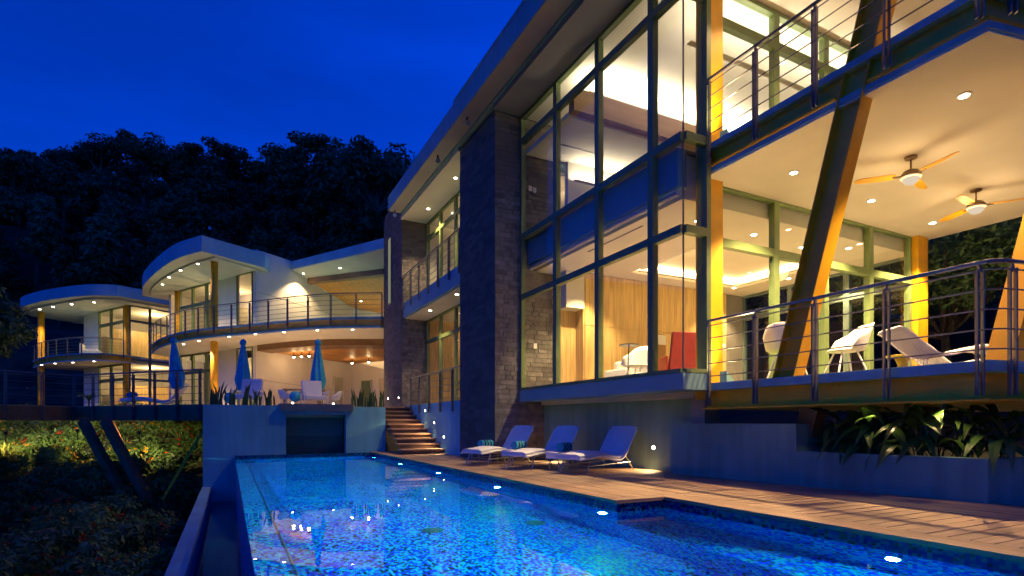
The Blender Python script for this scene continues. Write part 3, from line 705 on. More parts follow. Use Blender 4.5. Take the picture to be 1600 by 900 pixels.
# walls
def wall(par, p, q, z0, z1, th=.2, mat=white, name='wall'):
    p = Vector(p); q = Vector(q); d = (q-p).normalized(); n = Vector((-d.y, d.x))*th
    a, c = p+n, q+n
    return MB().prism([(p.x, p.y), (q.x, q.y), (c.x, c.y), (a.x, a.y)], z0, z1).build(name, mat, par)
ud = Vector((.8, .6)); wA = Vector((1.25, 31.95))
def sA(s_): v = wA+ud*s_; return (v.x, v.y)
rz = lambda x, y: 9.55-.316*(x-3.09)+.0126*(y-33.3)
wall(A, sA(0), sA(7.2), 1.3, 4.955); wall(A, sA(0), sA(2.4), 5.0, 10.0); 
p, q = Vector(sA(2.4)), Vector(sA(7.2)); n = Vector((-.6, .8))*.2
MB().prism([tuple(p), tuple(q), tuple(q+n), tuple(p+n)], 5.0, lambda x, y: rz(x, y)-.02).build('wall', white, A)
for z in (3.0, 7.6):
    a, c = Vector(sA(.15)), Vector(sA(6.9)); a -= Vector((-.6, .8))*.004; c -= Vector((-.6, .8))*.004
    MB().bar((a.x, a.y, z+.2), (c.x, c.y, z-.1), .012, .02).build('joint_line', conc, A)
wall(A, (7.0, 36.27), (9.4, 33.0), 1.3, 4.955, .2); wall(A, (7.0, 36.27), (9.6, 33.0), 5.0, 8.6, .2)
def door(par, p, q, z0, z1, lit, mat=None):
    p = Vector(p); q = Vector(q); d = (q-p); L = d.length; d /= L; n = Vector((d.y, -d.x))
    dd = wall(par, p+n*.03, q+n*.03, z0, z1, .025, mat or whitep, 'door')
    m = MB()
    for a, c in ((0, .06), (L-.06, L)):
        s0, s1 = p+d*a+n*.05, p+d*c+n*.05
        m.bar((*((s0+s1)/2), z0), (*((s0+s1)/2), z1), .06, .05, up=(n.x, n.y, 0))
    m.bar((*(p+n*.05), z1+.03), (*(q+n*.05), z1+.03), .05, .06)
    m.build('door_frame', white, dd)
dgreen = M('green_glass_door', (.16, .24, .15), .3, .1, 3, 0)
door(A, sA(5.5), sA(6.4), 1.42, 3.75, 1, M('pale_door', (.45, .46, .36), .4, .05, 2, 0))
door(A, (7.42, 35.66), (7.95, 34.92), 1.42, 3.6, 0, dgreen)
door(A, (8.3, 34.45), (8.85, 33.7), 1.42, 3.7, 1, M('cream_door', (.7, .62, .45), .5, .05, 2, 0))
# glazed end under the curved roof
gd = (Vector((1.25, 31.95))-Vector((-3.05, 39.6))); GL = gd.length; gd.normalize(); g0 = Vector((-3.05, 39.6))
def gp(s_): v = g0+gd*s_; return (v.x, v.y)
for z0, zt, z1 in ((1.42, 3.9, 4.96), (5.45, 7.8, 8.9)):
    for a, c in ((.9, 2.4), (2.4, 3.9), (3.9, 5.0)):
        window(A, gp(a), (gd.x, gd.y), c-a, z0, zt, .09, .12, green); window(A, gp(a), (gd.x, gd.y), c-a, zt, z1, .09, .12, green)
    window(A, gp(7.0), (gd.x, gd.y), 1.5, z0, z1, .06, .1, green)
wall(A, gp(5.0), gp(7.0), 1.3, 4.955, .15); wall(A, gp(5.0), gp(7.0), 5.0, 8.9, .15)
wall(A, gp(8.5), sA(0.001), 1.3, 4.955, .15); wall(A, gp(8.5), sA(0.001), 5.0, 8.9, .15)
for (s_, z0, z1) in ((.6, 1.3, 4.955), (.6, 5.45, 8.9)):
    v = gp(s_); MB().tube([(*v, z0), (*v, z1)], .17, 12).build('column', yellow, A, smooth=True)
for z0, z1 in ((1.3, 4.955), (5.45, 8.9)): MB().tube([(-.65, 31.2, z0), (-.65, 31.2, z1)], .17, 16).build('column', yellow, A, smooth=True)
# room behind the glazing
for z0, z1 in ((1.3, 4.955), (5.44, 8.9)):
    wall(A, (-1.5, 42), (3.6, 34.0), z0, z1, .15, M('taupe_wall3', (.30, .27, .22), .6, .05, 2, 0) if z0 < 2 else bpy.data.materials['taupe_wall3'], 'inner_wall')
    wall(A, (-3.2, 40.2), (-1.5, 42), z0, z1, .15, white, 'inner_wall')
# curved roof
redge = catmull([(-1.15, 29.86), (-2.35, 31.9), (-3.5, 35.2), (-4.5, 39.0), (-4.9, 42)], 6)
rb = [(1.62, 31.55)]
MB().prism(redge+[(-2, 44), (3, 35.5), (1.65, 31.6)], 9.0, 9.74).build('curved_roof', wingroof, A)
MB().prism(off_in(redge, .02)+[(-2, 43.9), (2.95, 35.5), (1.62, 31.62)], 8.988, 8.9995).build('roof_underside', soffit_m, A)
MB().prism(off_in(redge, .75)+[(-2, 43.5), (2.9, 35.3), (1.50, 32.05)], 8.88, 8.987).build('roof_soffit', soffit_m, A)
# sloping roof over the balcony end, timber ceiling
rc = [(6.16, 23.4), (9.6, 23.4), (9.6, 36.5), (6.8, 36.2), (3.11, 33.32)]
MB().prism(rc, rz, lambda x, y: rz(x, y)+.42).build('sloping_roof', wingroof, A)
sof = [(6.18, 23.42), (9.55, 23.42), (9.55, 36.4), (6.8, 36.15), (3.13, 33.31)]
MB().prism(sof, lambda x, y: rz(x, y)-.03, lambda x, y: rz(x, y)-.002).build('sloping_soffit', soffit_m, A)
bm_ = [(4.0, 33.75), (7.4, 24.3), (7.65, 24.3), (4.2, 33.9)]
MB().prism(bm_, lambda x, y: rz(x, y)-.30, lambda x, y: rz(x, y)-.031).build('brown_beam', brownbeam, A)
MB().prism([(4.2, 33.9), (7.65, 24.3), (9.4, 24.3), (9.4, 36.2), (6.9, 35.9)], lambda x, y: rz(x, y)-.12, lambda x, y: rz(x, y)-.032).build('timber_ceiling', woodceil, A)
railing('wing_balcony_railing', 'curved steel railing round the balcony of the middle wing', [p[:2] for p in off_in(edge, -.03)], along([p[:2] for p in off_in(edge, -.03)], 1.12), 5.44, 1.0, below=.3)
for p in [(-1.39, 31.86), (-2.25, 33.61), (-2.92, 35.51), (-3.4, 37.48)]:
    downlight((*p, 8.879), 'round recessed downlight under the tall curved roof of the middle wing', 'downlights under the curved roof', 100, r=.07)
for p in [(-2.07, 32.9), (-1.32, 31.29), (0, 29.06), (1.06, 27.7), (2.17, 26.55), (3.41, 25.35), (4.74, 24.49)]:
    downlight((*p, 4.959), 'round recessed downlight under the rounded balcony of the middle wing', 'downlights under the rounded balcony', 140, r=.06)
for (x, y) in [(3.72, 33.1), (5.05, 29.3)]:
    downlight((x, y, rz(x, y)-.031), 'round recessed downlight in the edge of the sloping roof', 'downlights in the sloping roof edge', 150, 110, r=.07)
x, y = 7.0, 33.6; downlight((x, y, rz(x, y)-.121), 'round recessed downlight in the timber ceiling of the sloping roof', 'downlight in the timber ceiling', 260, r=.07)
for i, (x, y) in enumerate([(3.11, 32.1), (3.45, 31.65), (3.78, 31.19), (6.5, 33.7), (7.24, 32.68)]):
    t = thing('ceiling_spot', 'small bright spot lamp hanging from the timber terrace ceiling', 'spot lamp', (x, y, 4.72), 'spot lamps of the covered terrace')
    MB().tube([(x, y, 4.719), (x, y, 4.62)], .02, 8).build('stem', bronze, t)
    MB().lathe([(.03, 0), (.07, -.05), (.075, -.12)], 12, (x, y, 4.62)).build('shade', bronze, t)
    MB().lathe([(.06, -.121), (.06, -.15), (.03, -.18)], 12, (x, y, 4.62)).build('bulb', glow_bulb, t)
    lamp('spot_lamp', 'POINT', (x, y, 4.36), 3, WARMER, t, size=.08)
lamp('room_lamp', 'POINT', (0.2, 37.4, 8.2), 40, WARM, A, size=.2); lamp('room_lamp', 'POINT', (0.2, 37.4, 4.2), 36, WARM, A, size=.2)

# ------------------------------------------------------------------ far wing
B = thing('far_wing', 'smaller house wing with a low curved roof and yellow column', 'house', (-6, 46, 1))
be = catmull([(-4.9, 46.0), (-6.2, 44.3), (-7.6, 43.9), (-9.4, 45.3), (-11.2, 48.0), (-12.7, 51.6)], 6)
bb = [(-10, 53), (-5.0, 50)]
def off_b(poly, k):
    c = Vector((-7.5, 49)); return [tuple(Vector(p)+(c-Vector(p)).normalized()*k) for p in poly]
MB().prism(be+bb, 5.34, 5.44).build('balcony_slab', grey_m, B)
MB().prism(off_b(be, .12)+bb, 5.02, 5.34).build('balcony_beam', yellow, B)
MB().prism(off_b(be, .06)+bb, 4.94, 5.02).build('balcony_soffit', soffit_m, B)
rbE = catmull([(-6.3, 42.7), (-7.7, 43.2), (-9.2, 44.6), (-11.1, 46.9), (-12.9, 50.0), (-13.6, 53)], 6)
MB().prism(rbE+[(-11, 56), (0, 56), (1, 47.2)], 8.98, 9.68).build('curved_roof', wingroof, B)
MB().prism(off_b(rbE, .02)+[(-10.9, 55.9), (-.1, 55.9), (.9, 47.25)], 8.968, 8.9795).build('roof_underside', soffit_m, B)
MB().prism(off_b(rbE, .6)+[(-10.5, 55), (-.5, 54), (0.2, 47.3), (-5.6, 43.9)], 8.84, 8.967).build('roof_soffit', soffit_m, B)
c0 = Vector((-6.0, 44.8)); dl = (Vector((-9.5, 50.7))-c0).normalized(); dr = (Vector((-3.7, 46.3))-c0).normalized()
for z0, zt, z1 in ((1.42, 3.9, 4.94), (5.45, 7.8, 8.84)):
    for k, (a, c) in enumerate(((4.35, 2.5), (2.5, .55))):
        o = c0+dl*a; L = a-c
        window(B, tuple(o), tuple(-dl), L, z0, zt, .1, .12, green); window(B, tuple(o), tuple(-dl), L, zt, z1, .1, .12, green)
    wall(B, c0+dl*6.9, c0+dl*4.36, z0-.1, z1, .15)
for a, c in ((.05, 1.35), (1.35, 2.75), (2.75, 4.2), (4.2, 5.6)):
    for z0, z1 in ((1.42, 3.9), (3.9, 5.2), (5.2, 7.8), (7.8, 8.84)):
        window(B, tuple(c0+dr*a), tuple(dr), c-a, z0, z1, .07, .12, bluef)
v = c0+dl*.25; MB().tube([(v.x, v.y, 1.2), (v.x, v.y, 8.84)], .15, 12).build('column', yellow, B, smooth=True)
MB().tube([(-11.95, 50.6, -.5), (-11.95, 50.6, 8.84)], .2, 14).build('column', yellow, B, smooth=True)
i1, i2 = c0+dl*6+dr*5.0, c0+dr*5.6
for z0, z1 in ((1.42, 4.94), (5.45, 8.84)):
    wall(B, i1-dr*5, i1, z0, z1, .15, white, 'inner_wall'); wall(B, i1, i2, z0, z1, .15, white, 'inner_wall')
    wall(B, c0+dl*4.0+dr*.6, c0+dl*3.9+dr*5.0, z0, z0+2.3, .12, woodwall, 'wood_partition')
MB().prism([tuple(c0+dl*.1+dr*.1), tuple(i2-dr*.1), tuple(i1), tuple(i1-dr*5)], 4.98, 5.40).build('inner_slab', soffit_m, B)
MB().prism([tuple(c0), tuple(i2), tuple(i1), tuple(i1-dr*5)], 1.2, 1.42).build('ground_floor', floor_m, B)
for z in (8.1, 4.4):
    v = c0+dl*2.2+dr*2.6; lamp('room_lamp', 'POINT', (v.x, v.y, z), 62, WARM, B, size=.2)
railing('wing_balcony_railing', 'curved steel railing round the balcony of the far wing', [p[:2] for p in off_b(be[6:], -.03)], along([p[:2] for p in off_b(be[6:], -.03)], 1.25), 5.44, 1.0, below=.3)
for p in [(-7.87, 44.83), (-9.32, 46.22), (-10.65, 47.8), (-11.72, 49.29)]:
    downlight((*p, 8.839), 'round recessed downlight under the low curved roof of the far wing', 'downlights under the far roof', 75, r=.085)
for p in [(-7.77, 44.28), (-9.18, 45.83), (-10.39, 47.1), (-11.46, 48.6)]:
    downlight((*p, 4.939), 'round recessed downlight under the balcony of the far wing', 'downlights under the far balcony', 45, r=.075)

# ------------------------------------------------------------------ ceiling fans
def fan(loc, rz_, label):
    t = thing('ceiling_fan', label, 'ceiling fan', loc, 'ceiling fans of the lower balcony')
    x, y, z = 0, 0, 0; reg(t, (0, 0, 0))
    MB().lathe([(.085, 0), (.08, -.03), (.03, -.045)], 16).build('canopy', bronze, t, smooth=False)
    MB().tube([(0, 0, -.04), (0, 0, -.2)], .014, 8).build('rod', bronze, t)
    MB().lathe([(.03, -.19), (.10, -.22), (.135, -.27), (.14, -.30)], 20).build('motor', bronze, t, smooth=True)
    MB().lathe([(.142, -.301), (.142, -.315), (.12, -.33)], 20).build('ring', whitep, t)
    MB().lathe([(.11, -.331), (.10, -.375), (.06, -.41), (.01, -.42)], 20).build('lamp_shade', EM('fan_lamp_glass', (1, .82, .6), .75) if 'fan_lamp_glass' not in bpy.data.materials else bpy.data.materials['fan_lamp_glass'], t, smooth=True); lamp('fan_lamp', 'POINT', (0, 0, -.50), 5, WARM, t, size=.2)
    for k in range(3):
        a = rz_+k*2*math.pi/3; d = Vector((math.cos(a), math.sin(a), 0)); n = Vector((-d.y, d.x, 0))
        MB().bar(d*.12+Vector((0, 0, -.285)), d*.24+Vector((0, 0, -.285)), .05, .012).build('blade_arm', bronze, t)
        prof = [(.2, .05, 0), (.28, .068, 0), (.45, .068, 0), (.64, .06, 0), (.72, .045, 0), (.75, .015, 0)]
        m = MB(); up = []; lo = []
        tl = .20
        for s_, w, _ in prof:
            c = d*s_
            up.append((tuple(c+n*w+Vector((0, 0, -.272+w*tl))), tuple(c-n*w+Vector((0, 0, -.272-w*tl)))))
            lo.append((tuple(c+n*w+Vector((0, 0, -.282+w*tl))), tuple(c-n*w+Vector((0, 0, -.282-w*tl)))))
        for q in range(len(prof)-1):
            m.quad(up[q][0], up[q][1], up[q+1][1], up[q+1][0]); m.quad(lo[q][1], lo[q][0], lo[q+1][0], lo[q+1][1])
            m.quad(up[q][0], up[q+1][0], lo[q+1][0], lo[q][0]); m.quad(up[q+1][1], up[q][1], lo[q][1], lo[q+1][1])
        m.quad(up[-1][0], up[-1][1], lo[-1][1], lo[-1][0]); m.quad(up[0][1], up[0][0], lo[0][0], lo[0][1])
        m.build('blade', yellow, t)
    return t
fan((9.24, 4.8, 4.955), R(14), 'yellow bladed ceiling fan beside the leaning strut')
fan((11.54, 4.96, 4.955), R(66), 'yellow bladed ceiling fan nearer the outer edge of the soffit')

# ------------------------------------------------------------------ loungers by the pool
def sweep(prof, w, th, crown=0, n=6):
    """prof: [(x, z)] centre line of the top; returns closed slab"""
    m = MB(); k = len(prof)
    tops = []; bots = []
    for i, (x, z) in enumerate(prof):
        a = Vector(prof[max(i-1, 0)]); c = Vector(prof[min(i+1, k-1)]); d = (c-a).normalized(); nn = Vector((-d.y, d.x))
        tr = []; br = []
        for j in range(n+1):
            y = -w/2+w*j/n; e = 1-abs(2*j/n-1)**6
            t_ = Vector((x, z))+nn*(crown*e-(0 if e > .1 else th*.3)); b_ = Vector((x, z))-nn*th
            tr.append((t_.x, y, t_.y)); br.append((b_.x, y, b_.y))
        tops.append(tr); bots.append(br)
    m.grid(tops); m.grid([r[::-1] for r in bots])
    for i in range(k-1):
        m.quad(tops[i][0], tops[i+1][0], bots[i+1][0], bots[i][0]); m.quad(tops[i+1][n], tops[i][n], bots[i][n], bots[i+1][n])
    for i, s_ in ((0, 1), (k-1, -1)):
        for j in range(n):
            q = (tops[i][j+1], tops[i][j], bots[i][j], bots[i][j+1]); m.quad(*(q if s_ > 0 else q[::-1]))
    return m
WAVE = [(0, .335), (.2, .35), (.4, .375), (.55, .385), (.7, .37), (.85, .335), (1.0, .30), (1.12, .285), (1.24, .30), (1.34, .36), (1.44, .47), (1.55, .61), (1.66, .75), (1.74, .845)]
def wsm(p): return [(x, z) for x, z, _ in catmull([(x, z, 0) for x, z in p], 3)]
def make_lounger():
    t = thing('sun_lounger', 'x', 'sun lounger')
    w_ = wsm(WAVE)
    fr = MB()
    for s_ in (-1, 1):
        pts = [(x, s_*.31, z-.075) for x, z in w_]; fr.tube(pts, .022, 6)
    fr.build('frame', whitep, t, smooth=True)
    sweep([(x, z-.045) for x, z in w_], .60, .03).build('sling', whitep, t)
    sweep([(x+.02, z+.005) for x, z in w_], .585, .05, .012).build('cushion', cush, t, smooth=False, bevel=.012)
    for x0, z0, x1 in ((.30, .29, .18), (1.36, .30, 1.62)):
        for s_ in (-1, 1): MB().tube([(x0, s_*.30, z0), (x1, s_*.32, .012)], .012, 6).build('leg', steel, t)
    for s_ in (-1, 1): MB().tube([(.22, s_*.30, .135), (1.54, s_*.30, .16)], .009, 6).build('stretcher', steel, t)
    MB().tube([(.24, -.3, .14), (.24, .3, .14)], .009, 6).build('crossbar', steel, t)
    return t
lg = make_lounger()
labs = ['white wave shaped sun lounger on the deck, closest to the wide planter wall', 'white wave shaped sun lounger standing between the other two on the deck', 'white wave shaped sun lounger on the deck, closest to the timber steps']
for i, ((x, y), a) in enumerate(zip([(5.40, 8.46), (4.97, 9.72), (4.62, 11.05)], (17, 21, 22))):
    o = lg if i == 0 else copy_tree(lg)
    place(o, (x, y, 0), R(a)); tag(o, labs[i], 'sun lounger', 'loungers on the pool deck')
def make_sidetable():
    t = thing('side_table', 'x', 'side table')
    MB().box(-.36, .36, -.15, .15, .325, .35).build('table_top', whitep, t, bevel=.008)
    MB().box(-.36, -.22, -.15, .15, .22, .324).build('end_panel', whitep, t, bevel=.006)
    for x in (-.29, .3):
        for s_ in (-1, 1): MB().tube([(x, s_*.12, .324 if x > 0 else .22), (x, s_*.12, .004)], .011, 6).build('leg', steel, t)
    return t
def make_towel():
    t = thing('rolled_towel', 'x', 'towel')
    n = 7
    for k in range(n):
        r0 = .085 if k % 2 == 0 else .087
        m = MB(); yy0 = -.19+.38*k/n; yy1 = yy0+.38/n
        m.tube([(0, yy0, .09), (0, yy1, .09)], r0, 18); m.build('stripe', cyan if k % 2 == 0 else navy, t, smooth=False)
    sp = MB(); pts = []
    for s_ in (-1, 1):
        pts = [(math.cos(a)*(.008+.0125*a/2), s_*.1915, .09+math.sin(a)*(.008+.0125*a/2)) for a in [k*.5 for k in range(25)]]
        sp.tube(pts, .004, 5)
    sp.build('roll_spiral', navy, t)
    return t
sd = make_sidetable(); tw = make_towel()
sp_ = [(5.90, 9.36), (5.55, 10.62), (5.25, 11.72)]
tl_ = ['behind the lounger closest to the planter wall', 'behind the lounger in the middle', 'behind the lounger closest to the timber steps']
for i, (x, y) in enumerate(sp_):
    o = sd if i == 0 else copy_tree(sd); place(o, (x, y, 0), R(18)); tag(o, 'low white side table with a towel '+tl_[i], 'side table', 'side tables on the pool deck')
    o = tw if i == 0 else copy_tree(tw); place(o, (x+.02, y+.0, .352), R(-62)); tag(o, 'rolled turquoise and navy striped towel '+tl_[i], 'towel', 'rolled towels')

# ------------------------------------------------------------------ lower balcony furniture
BZ = 1.563
def shell_chair(name, label, loc, rz_, mat=whitep, legs=True, s=1.0, cat='chair', group=None):
    t = thing(name, label, cat, (0, 0, 0), group)
    rowsu = []; nA, nB = 15, 8
    for i in range(nA):
        u = -1+2*i/(nA-1); col = []
        for j in range(nB):
            v = j/(nB-1); back_h = .17/(1+math.exp((abs(u)-.50)*14))+.20/(1+math.exp((abs(u)-.93)*22))+.012
            ang = u*1.75; rad = .17+.13*v
            x = -math.cos(ang)*rad-.06*v*math.exp(-(u/.6)**2); y = math.sin(ang)*(rad+.03); z = .44+back_h*max(0, (v-.35)/.65)**1.1
            col.append(Vector((x, y, z)))
        rowsu.append(col)
    m = MB(); m.grid(rowsu); sh = m.build('shell', mat, t, smooth=True)
    so = sh.modifiers.new('thick', 'SOLIDIFY'); so.thickness = .018
    MB().lathe([(.02, .425), (.20, .428), (.22, .44), (.20, .455), (.02, .45)], 20, (0.02, 0, 0)).build('seat', mat, t, smooth=True)
    if legs:
        for sx in (-1, 1):
            for sy in (-1, 1): MB().tube([(.10*sx, .11*sy, .43), (.23*sx, .23*sy, .006)], .013, 6).build('leg', mat, t)
    place(t, loc, rz_, s); return t
shell_chair('shell_chair', 'white shell armchair beside the yellow column on the lower balcony', (8.05, 6.0, BZ), R(20), group='white shell chairs', s=1.12)
shell_chair('shell_chair', 'white shell armchair partly hidden by the leaning strut', (8.75, 5.5, BZ), R(150), group='white shell chairs', s=1.12)
def wire_lounger(label, loc, rz_):
    t = thing('wire_lounger', label, 'lounger', (0, 0, 0), 'wire loungers on the lower balcony')
    prof = wsm([(0, .30), (.25, .34), (.5, .36), (.75, .30), (.95, .24), (1.1, .27), (1.25, .40), (1.42, .58), (1.52, .66)])
    for k in range(9):
        yy_ = -.3+.6*k/8; MB().tube([(x, yy_, z) for x, z in prof], .007 if 0 < k < 8 else .012, 5).build('wire', whitep, t)
    cr = MB()
    for i in range(0, len(prof), 2): cr.tube([(prof[i][0], -.3, prof[i][1]), (prof[i][0], .3, prof[i][1])], .005, 5)
    cr.build('cross_wires', whitep, t)
    sweep([(x, z+.035) for x, z in prof[2:]], .54, .028, .008).build('cushion', cush, t)
    for xc, zc in ((.35, .34), (1.3, .44)):
        bs = MB()
        for k in range(7):
            yk = -.27+.54*k/6; bs.tube([(xc, yk, zc), (xc-.12, yk*.8, zc*.5), (xc-.1, yk*.75, .006)], .005, 5)
        bs.build('basket_base', whitep, t)
    place(t, loc, rz_); t.scale = (1, 1, .86); return t
wire_lounger('white wire lounger with its backrest towards the leaning strut', (9.05, 3.45, BZ), R(146))
wire_lounger('white wire lounger further along the balcony, half hidden behind another', (10.9, 4.2, BZ), R(150))
def low_table(label, loc, s=1):
    t = thing('low_table', label, 'table', (0, 0, 0))
    MB().lathe([(.22, .33), (.25, .34), (.25, .36), (.22, .365)], 20).build('table_top', limem, t)
    MB().lathe([(.15, 0), (.10, .1), (.07, .2), (.12, .33)], 16).build('base', limem, t, smooth=True)
    place(t, loc, 0, s)
low_table('small yellow table behind the wire lounger on the lower balcony', (8.55, 4.55, BZ), .85)
rug = MB().lathe([(.9, 0), (.9, .012)], 28, (8.0, 6.0, BZ)); tag(rug.build('rug', LEAF('green_rug', (.35, .5, .12), .1)), 'round green rug beneath the white shell chair', 'rug')

MB().box(6.98, 7.02, 8.3, 10.1, 4.652, 4.6595).build('slot_vent', dgrey, H)
MB().box(6.9, 8.1, 11.18, 11.22, 7.49, 7.4995).build('slot_vent', dgrey, H)
# living room furniture behind the glass
sf = thing('sofa', 'long white sofa against the wood wall of the living room', 'sofa', (9.4, 10.6, 1.555)); reg(sf, (0, 0, 0))
MB().box(-1.1, 1.1, -.4, .4, .12, .40).build('base', cush, sf, bevel=.03)
for k in (-1, 0, 1): MB().box(k*.7-.34, k*.7+.34, -.42, .2, .401, .54).build('seat_cushion', cush, sf, bevel=.04)
for k in (-1, 0, 1): MB().box(k*.7-.33, k*.7+.33, .2, .40, .45, .85).build('back_cushion', cush, sf, bevel=.05)
for k in (-1, 1): MB().box(k*1.2-.1, k*1.2+.1, -.4, .4, .12, .62).build('arm', cush, sf, bevel=.03)
for sx in (-1, 1):
    for sy in (-1, 1): MB().box(sx*1.0-.03, sx*1.0+.03, sy*.33-.03, sy*.33+.03, 0.003, .12).build('leg', bronze, sf)
low_sofa_table = thing('coffee_table', 'low timber coffee table in front of the white sofa', 'table', (9.4, 9.6, 1.555)); reg(low_sofa_table, (0, 0, 0))
MB().box(-.6, .6, -.3, .3, .33, .37).build('table_top', deckx, low_sofa_table)
for sx in (-1, 1):
    for sy in (-1, 1): MB().tube([(sx*.5, sy*.24, .33), (sx*.54, sy*.26, .004)], .02, 6).build('leg', bronze, low_sofa_table)
rc_ = thing('wing_chair', 'tall red wing chair turned away behind the corner of the glass box', 'armchair', (7.55, 8.0, 1.555))
reg(rc_, (0, 0, 0))
m = MB(); m.prism([(-.30, -.30), (.30, -.30), (.36, .26), (.30, .30), (-.30, .30), (-.36, .26)], .30, .42); m.build('seat', redm, rc_, bevel=.02)
m = MB(); q0 = [(-.34, -.36, .10), (.34, -.36, .10), (.27, -.44, 1.14), (-.27, -.44, 1.14)]; q1 = [(x, y+.10, z) for x, y, z in q0]
m.v = q0+q1; m.f = [(0, 1, 2, 3), (7, 6, 5, 4)]+[(k, 4+k, 4+(k+1) % 4, (k+1) % 4) for k in range(4)]; m.build('backrest', redm, rc_, bevel=.015)
for s_ in (-1, 1): MB().bar((s_*.33, -.3, .5), (s_*.34, .22, .46), .06, .34).build('arm', orangem, rc_, bevel=.015)
for sx in (-1, 1):
    for sy in (-1, 1): MB().tube([(sx*.25, sy*.25, .3), (sx*.28, sy*.28, .004)], .014, 6).build('leg', steel, rc_)
rc_.rotation_euler = (0, 0, R(-18)); rc_.scale = (.86, .86, .90)
shell_chair('white_armchair', 'white rounded armchair in the living room left of the red chair', (7.35, 8.85, 1.555), R(200), s=1.15)
shell_chair('white_armchair', 'white rounded armchair in the living room right of the red chair', (8.5, 8.2, 1.555), R(120), s=1.1)
so = thing('floor_lamp', 'thin black floor lamp with a disc head in the living room', 'lamp', (7.2, 9.0, 1.555))
reg(so, (0, 0, 0)); MB().lathe([(.13, 0), (.13, .015), (.02, .02)], 16).build('base', tvscreen, so)
MB().tube([(0, 0, .02), (.03, .02, .6), (.06, .03, .93)], .011, 6).build('stem', tvscreen, so)
MB().lathe([(.20, .93), (.20, .945), (.05, .96)], 20, (.03, 0, 0)).build('lamp_head', tvscreen, so)

# ------------------------------------------------------------------ terrace furniture
def umbrella(label, loc, rz_=0, tilt=0):
    t = thing('closed_umbrella', label, 'umbrella', (0, 0, 0), 'closed blue umbrellas on the terrace')
    MB().tube([(0, 0, 0), (0, 0, 2.5)], .02, 8).build('pole', bronze, t)
    MB().lathe([(.25, 0), (.25, .05), (.04, .08)], 16).build('base', conc, t)
    prof = [(.70, .17, .0), (.85, .20, .6), (1.05, .235, 1), (1.3, .205, .9), (1.6, .165, .8), (2.0, .115, .6), (2.25, .08, .4), (2.33, .06, .2)]
    rws = []
    for z, r_, f_ in prof:
        rws.append([(math.cos(a)*r_*(1+.22*f_*math.sin(7*a+z)), math.sin(a)*r_*(1+.22*f_*math.sin(7*a+z)), z+.06*f_*math.sin(3*a+1)*(z < 1.1)) for a in [2*math.pi*k/56 for k in range(57)]])
    MB().grid(rws).build('canopy', umb_m, t, smooth=True)
    MB().lathe([(.02, 2.28), (.10, 2.34), (.115, 2.42), (.08, 2.5), (.02, 2.54)], 16).build('cap', umb_m, t, smooth=True)
    place(t, loc, rz_); t.rotation_euler = (0, tilt, rz_)
umbrella('closed blue umbrella leaning over the walkway lounger', (-1.6, 23.2, 1.45), 0, R(-4))
umbrella('closed blue umbrella above the sword plants left of the counter', (.45, 22.2, 1.4), 1.1)
umbrella('closed blue umbrella behind the stone counter', (2.85, 21.0, 1.4), 2.3)
o = copy_tree(lg); place(o, (-3.4, 24.0, 1.40), R(0), 1.15); o.rotation_euler = (0, 0, R(-8)); tag(o, 'sun lounger under the leaning umbrella on the walkway', 'sun lounger', 'loungers on the pool deck'); del o['group']
o = copy_tree(tw); place(o, (-3.1, 23.97, 1.83), R(30), 1.15); tag(o, 'rolled striped towel on the walkway lounger', 'towel'); del o['group']
def deck_chair(label, loc, rz_):
    t = thing('terrace_armchair', label, 'armchair', (0, 0, 0), 'padded armchairs on the terrace')
    MB().box(-.32, .32, -.30, .30, .28, .42).build('seat', cush, t, bevel=.03)
    m = MB(); m.bar((0, -.28, .40), (0, -.42, .92), .62, .12, up=(0, 1, 0)); m.build('backrest', cush, t, bevel=.03)
    for s_ in (-1, 1):
        MB().box(s_*.36-.03, s_*.36+.03, -.3, .3, .5, .55).build('arm', whitep, t)
        for y in (-.27, .27): MB().tube([(s_*.36, y, .004), (s_*.36, y, .5)], .018, 6).build('leg', whitep, t)
    place(t, loc, rz_, 1.05)
deck_chair('padded pale armchair behind the sword plants on the terrace', (.55, 19.9, 1.40), R(160))
deck_chair('padded pale armchair behind the stone counter on the terrace', (2.55, 19.7, 1.40), R(185))
def ball(label, loc, r, mat):
    m = MB().lathe([(r*math.sin(a)+.001, -r*math.cos(a)) for a in [math.pi*k/10 for k in range(11)]], 16)
    o = m.build('pouf', mat, smooth=True); o.location = loc; tag(o, label, 'cushion', 'round blue cushions')
ball('round blue cushion beside the pale armchair behind the sword plants', (.02, 19.9, 1.72), .18, umb_m)
ball('round blue cushion beside the pale armchair behind the counter', (1.95, 19.7, 1.80), .18, umb_m)
shell_chair('dining_shell_chair', 'pale shell chair on the terrace to the left of the padded armchair', (1.75, 20.6, 1.4), R(30), s=.8)
shell_chair('dining_shell_chair', 'pale shell chair on the terrace to the right of the padded armchair', (3.35, 20.6, 1.4), R(150), s=.8)
dt = thing('dining_table', 'brown timber dining table on the terrace between the shell chairs', 'table', (2.4, 21.4, 1.4))
MB().box(1.7, 3.1, 21.0, 21.8, 2.08, 2.13).build('table_top', deckx, dt)
for x in (1.78, 3.02):
    for y in (21.08, 21.72): MB().box(x-.03, x+.03, y-.03, y+.03, 1.402, 2.08).build('leg', decky, dt)
sun2 = thing('white_daybed', 'bright white daybed on the far wing balcony', 'daybed', (-8.2, 46.2, 5.44))
MB().box(-8.8, -7.7, 45.6, 46.6, 5.45, 5.8).build('mattress', cush, sun2, bevel=.04); MB().box(-8.8, -8.65, 45.6, 46.6, 5.8, 6.2).build('backrest', cush, sun2, bevel=.04)

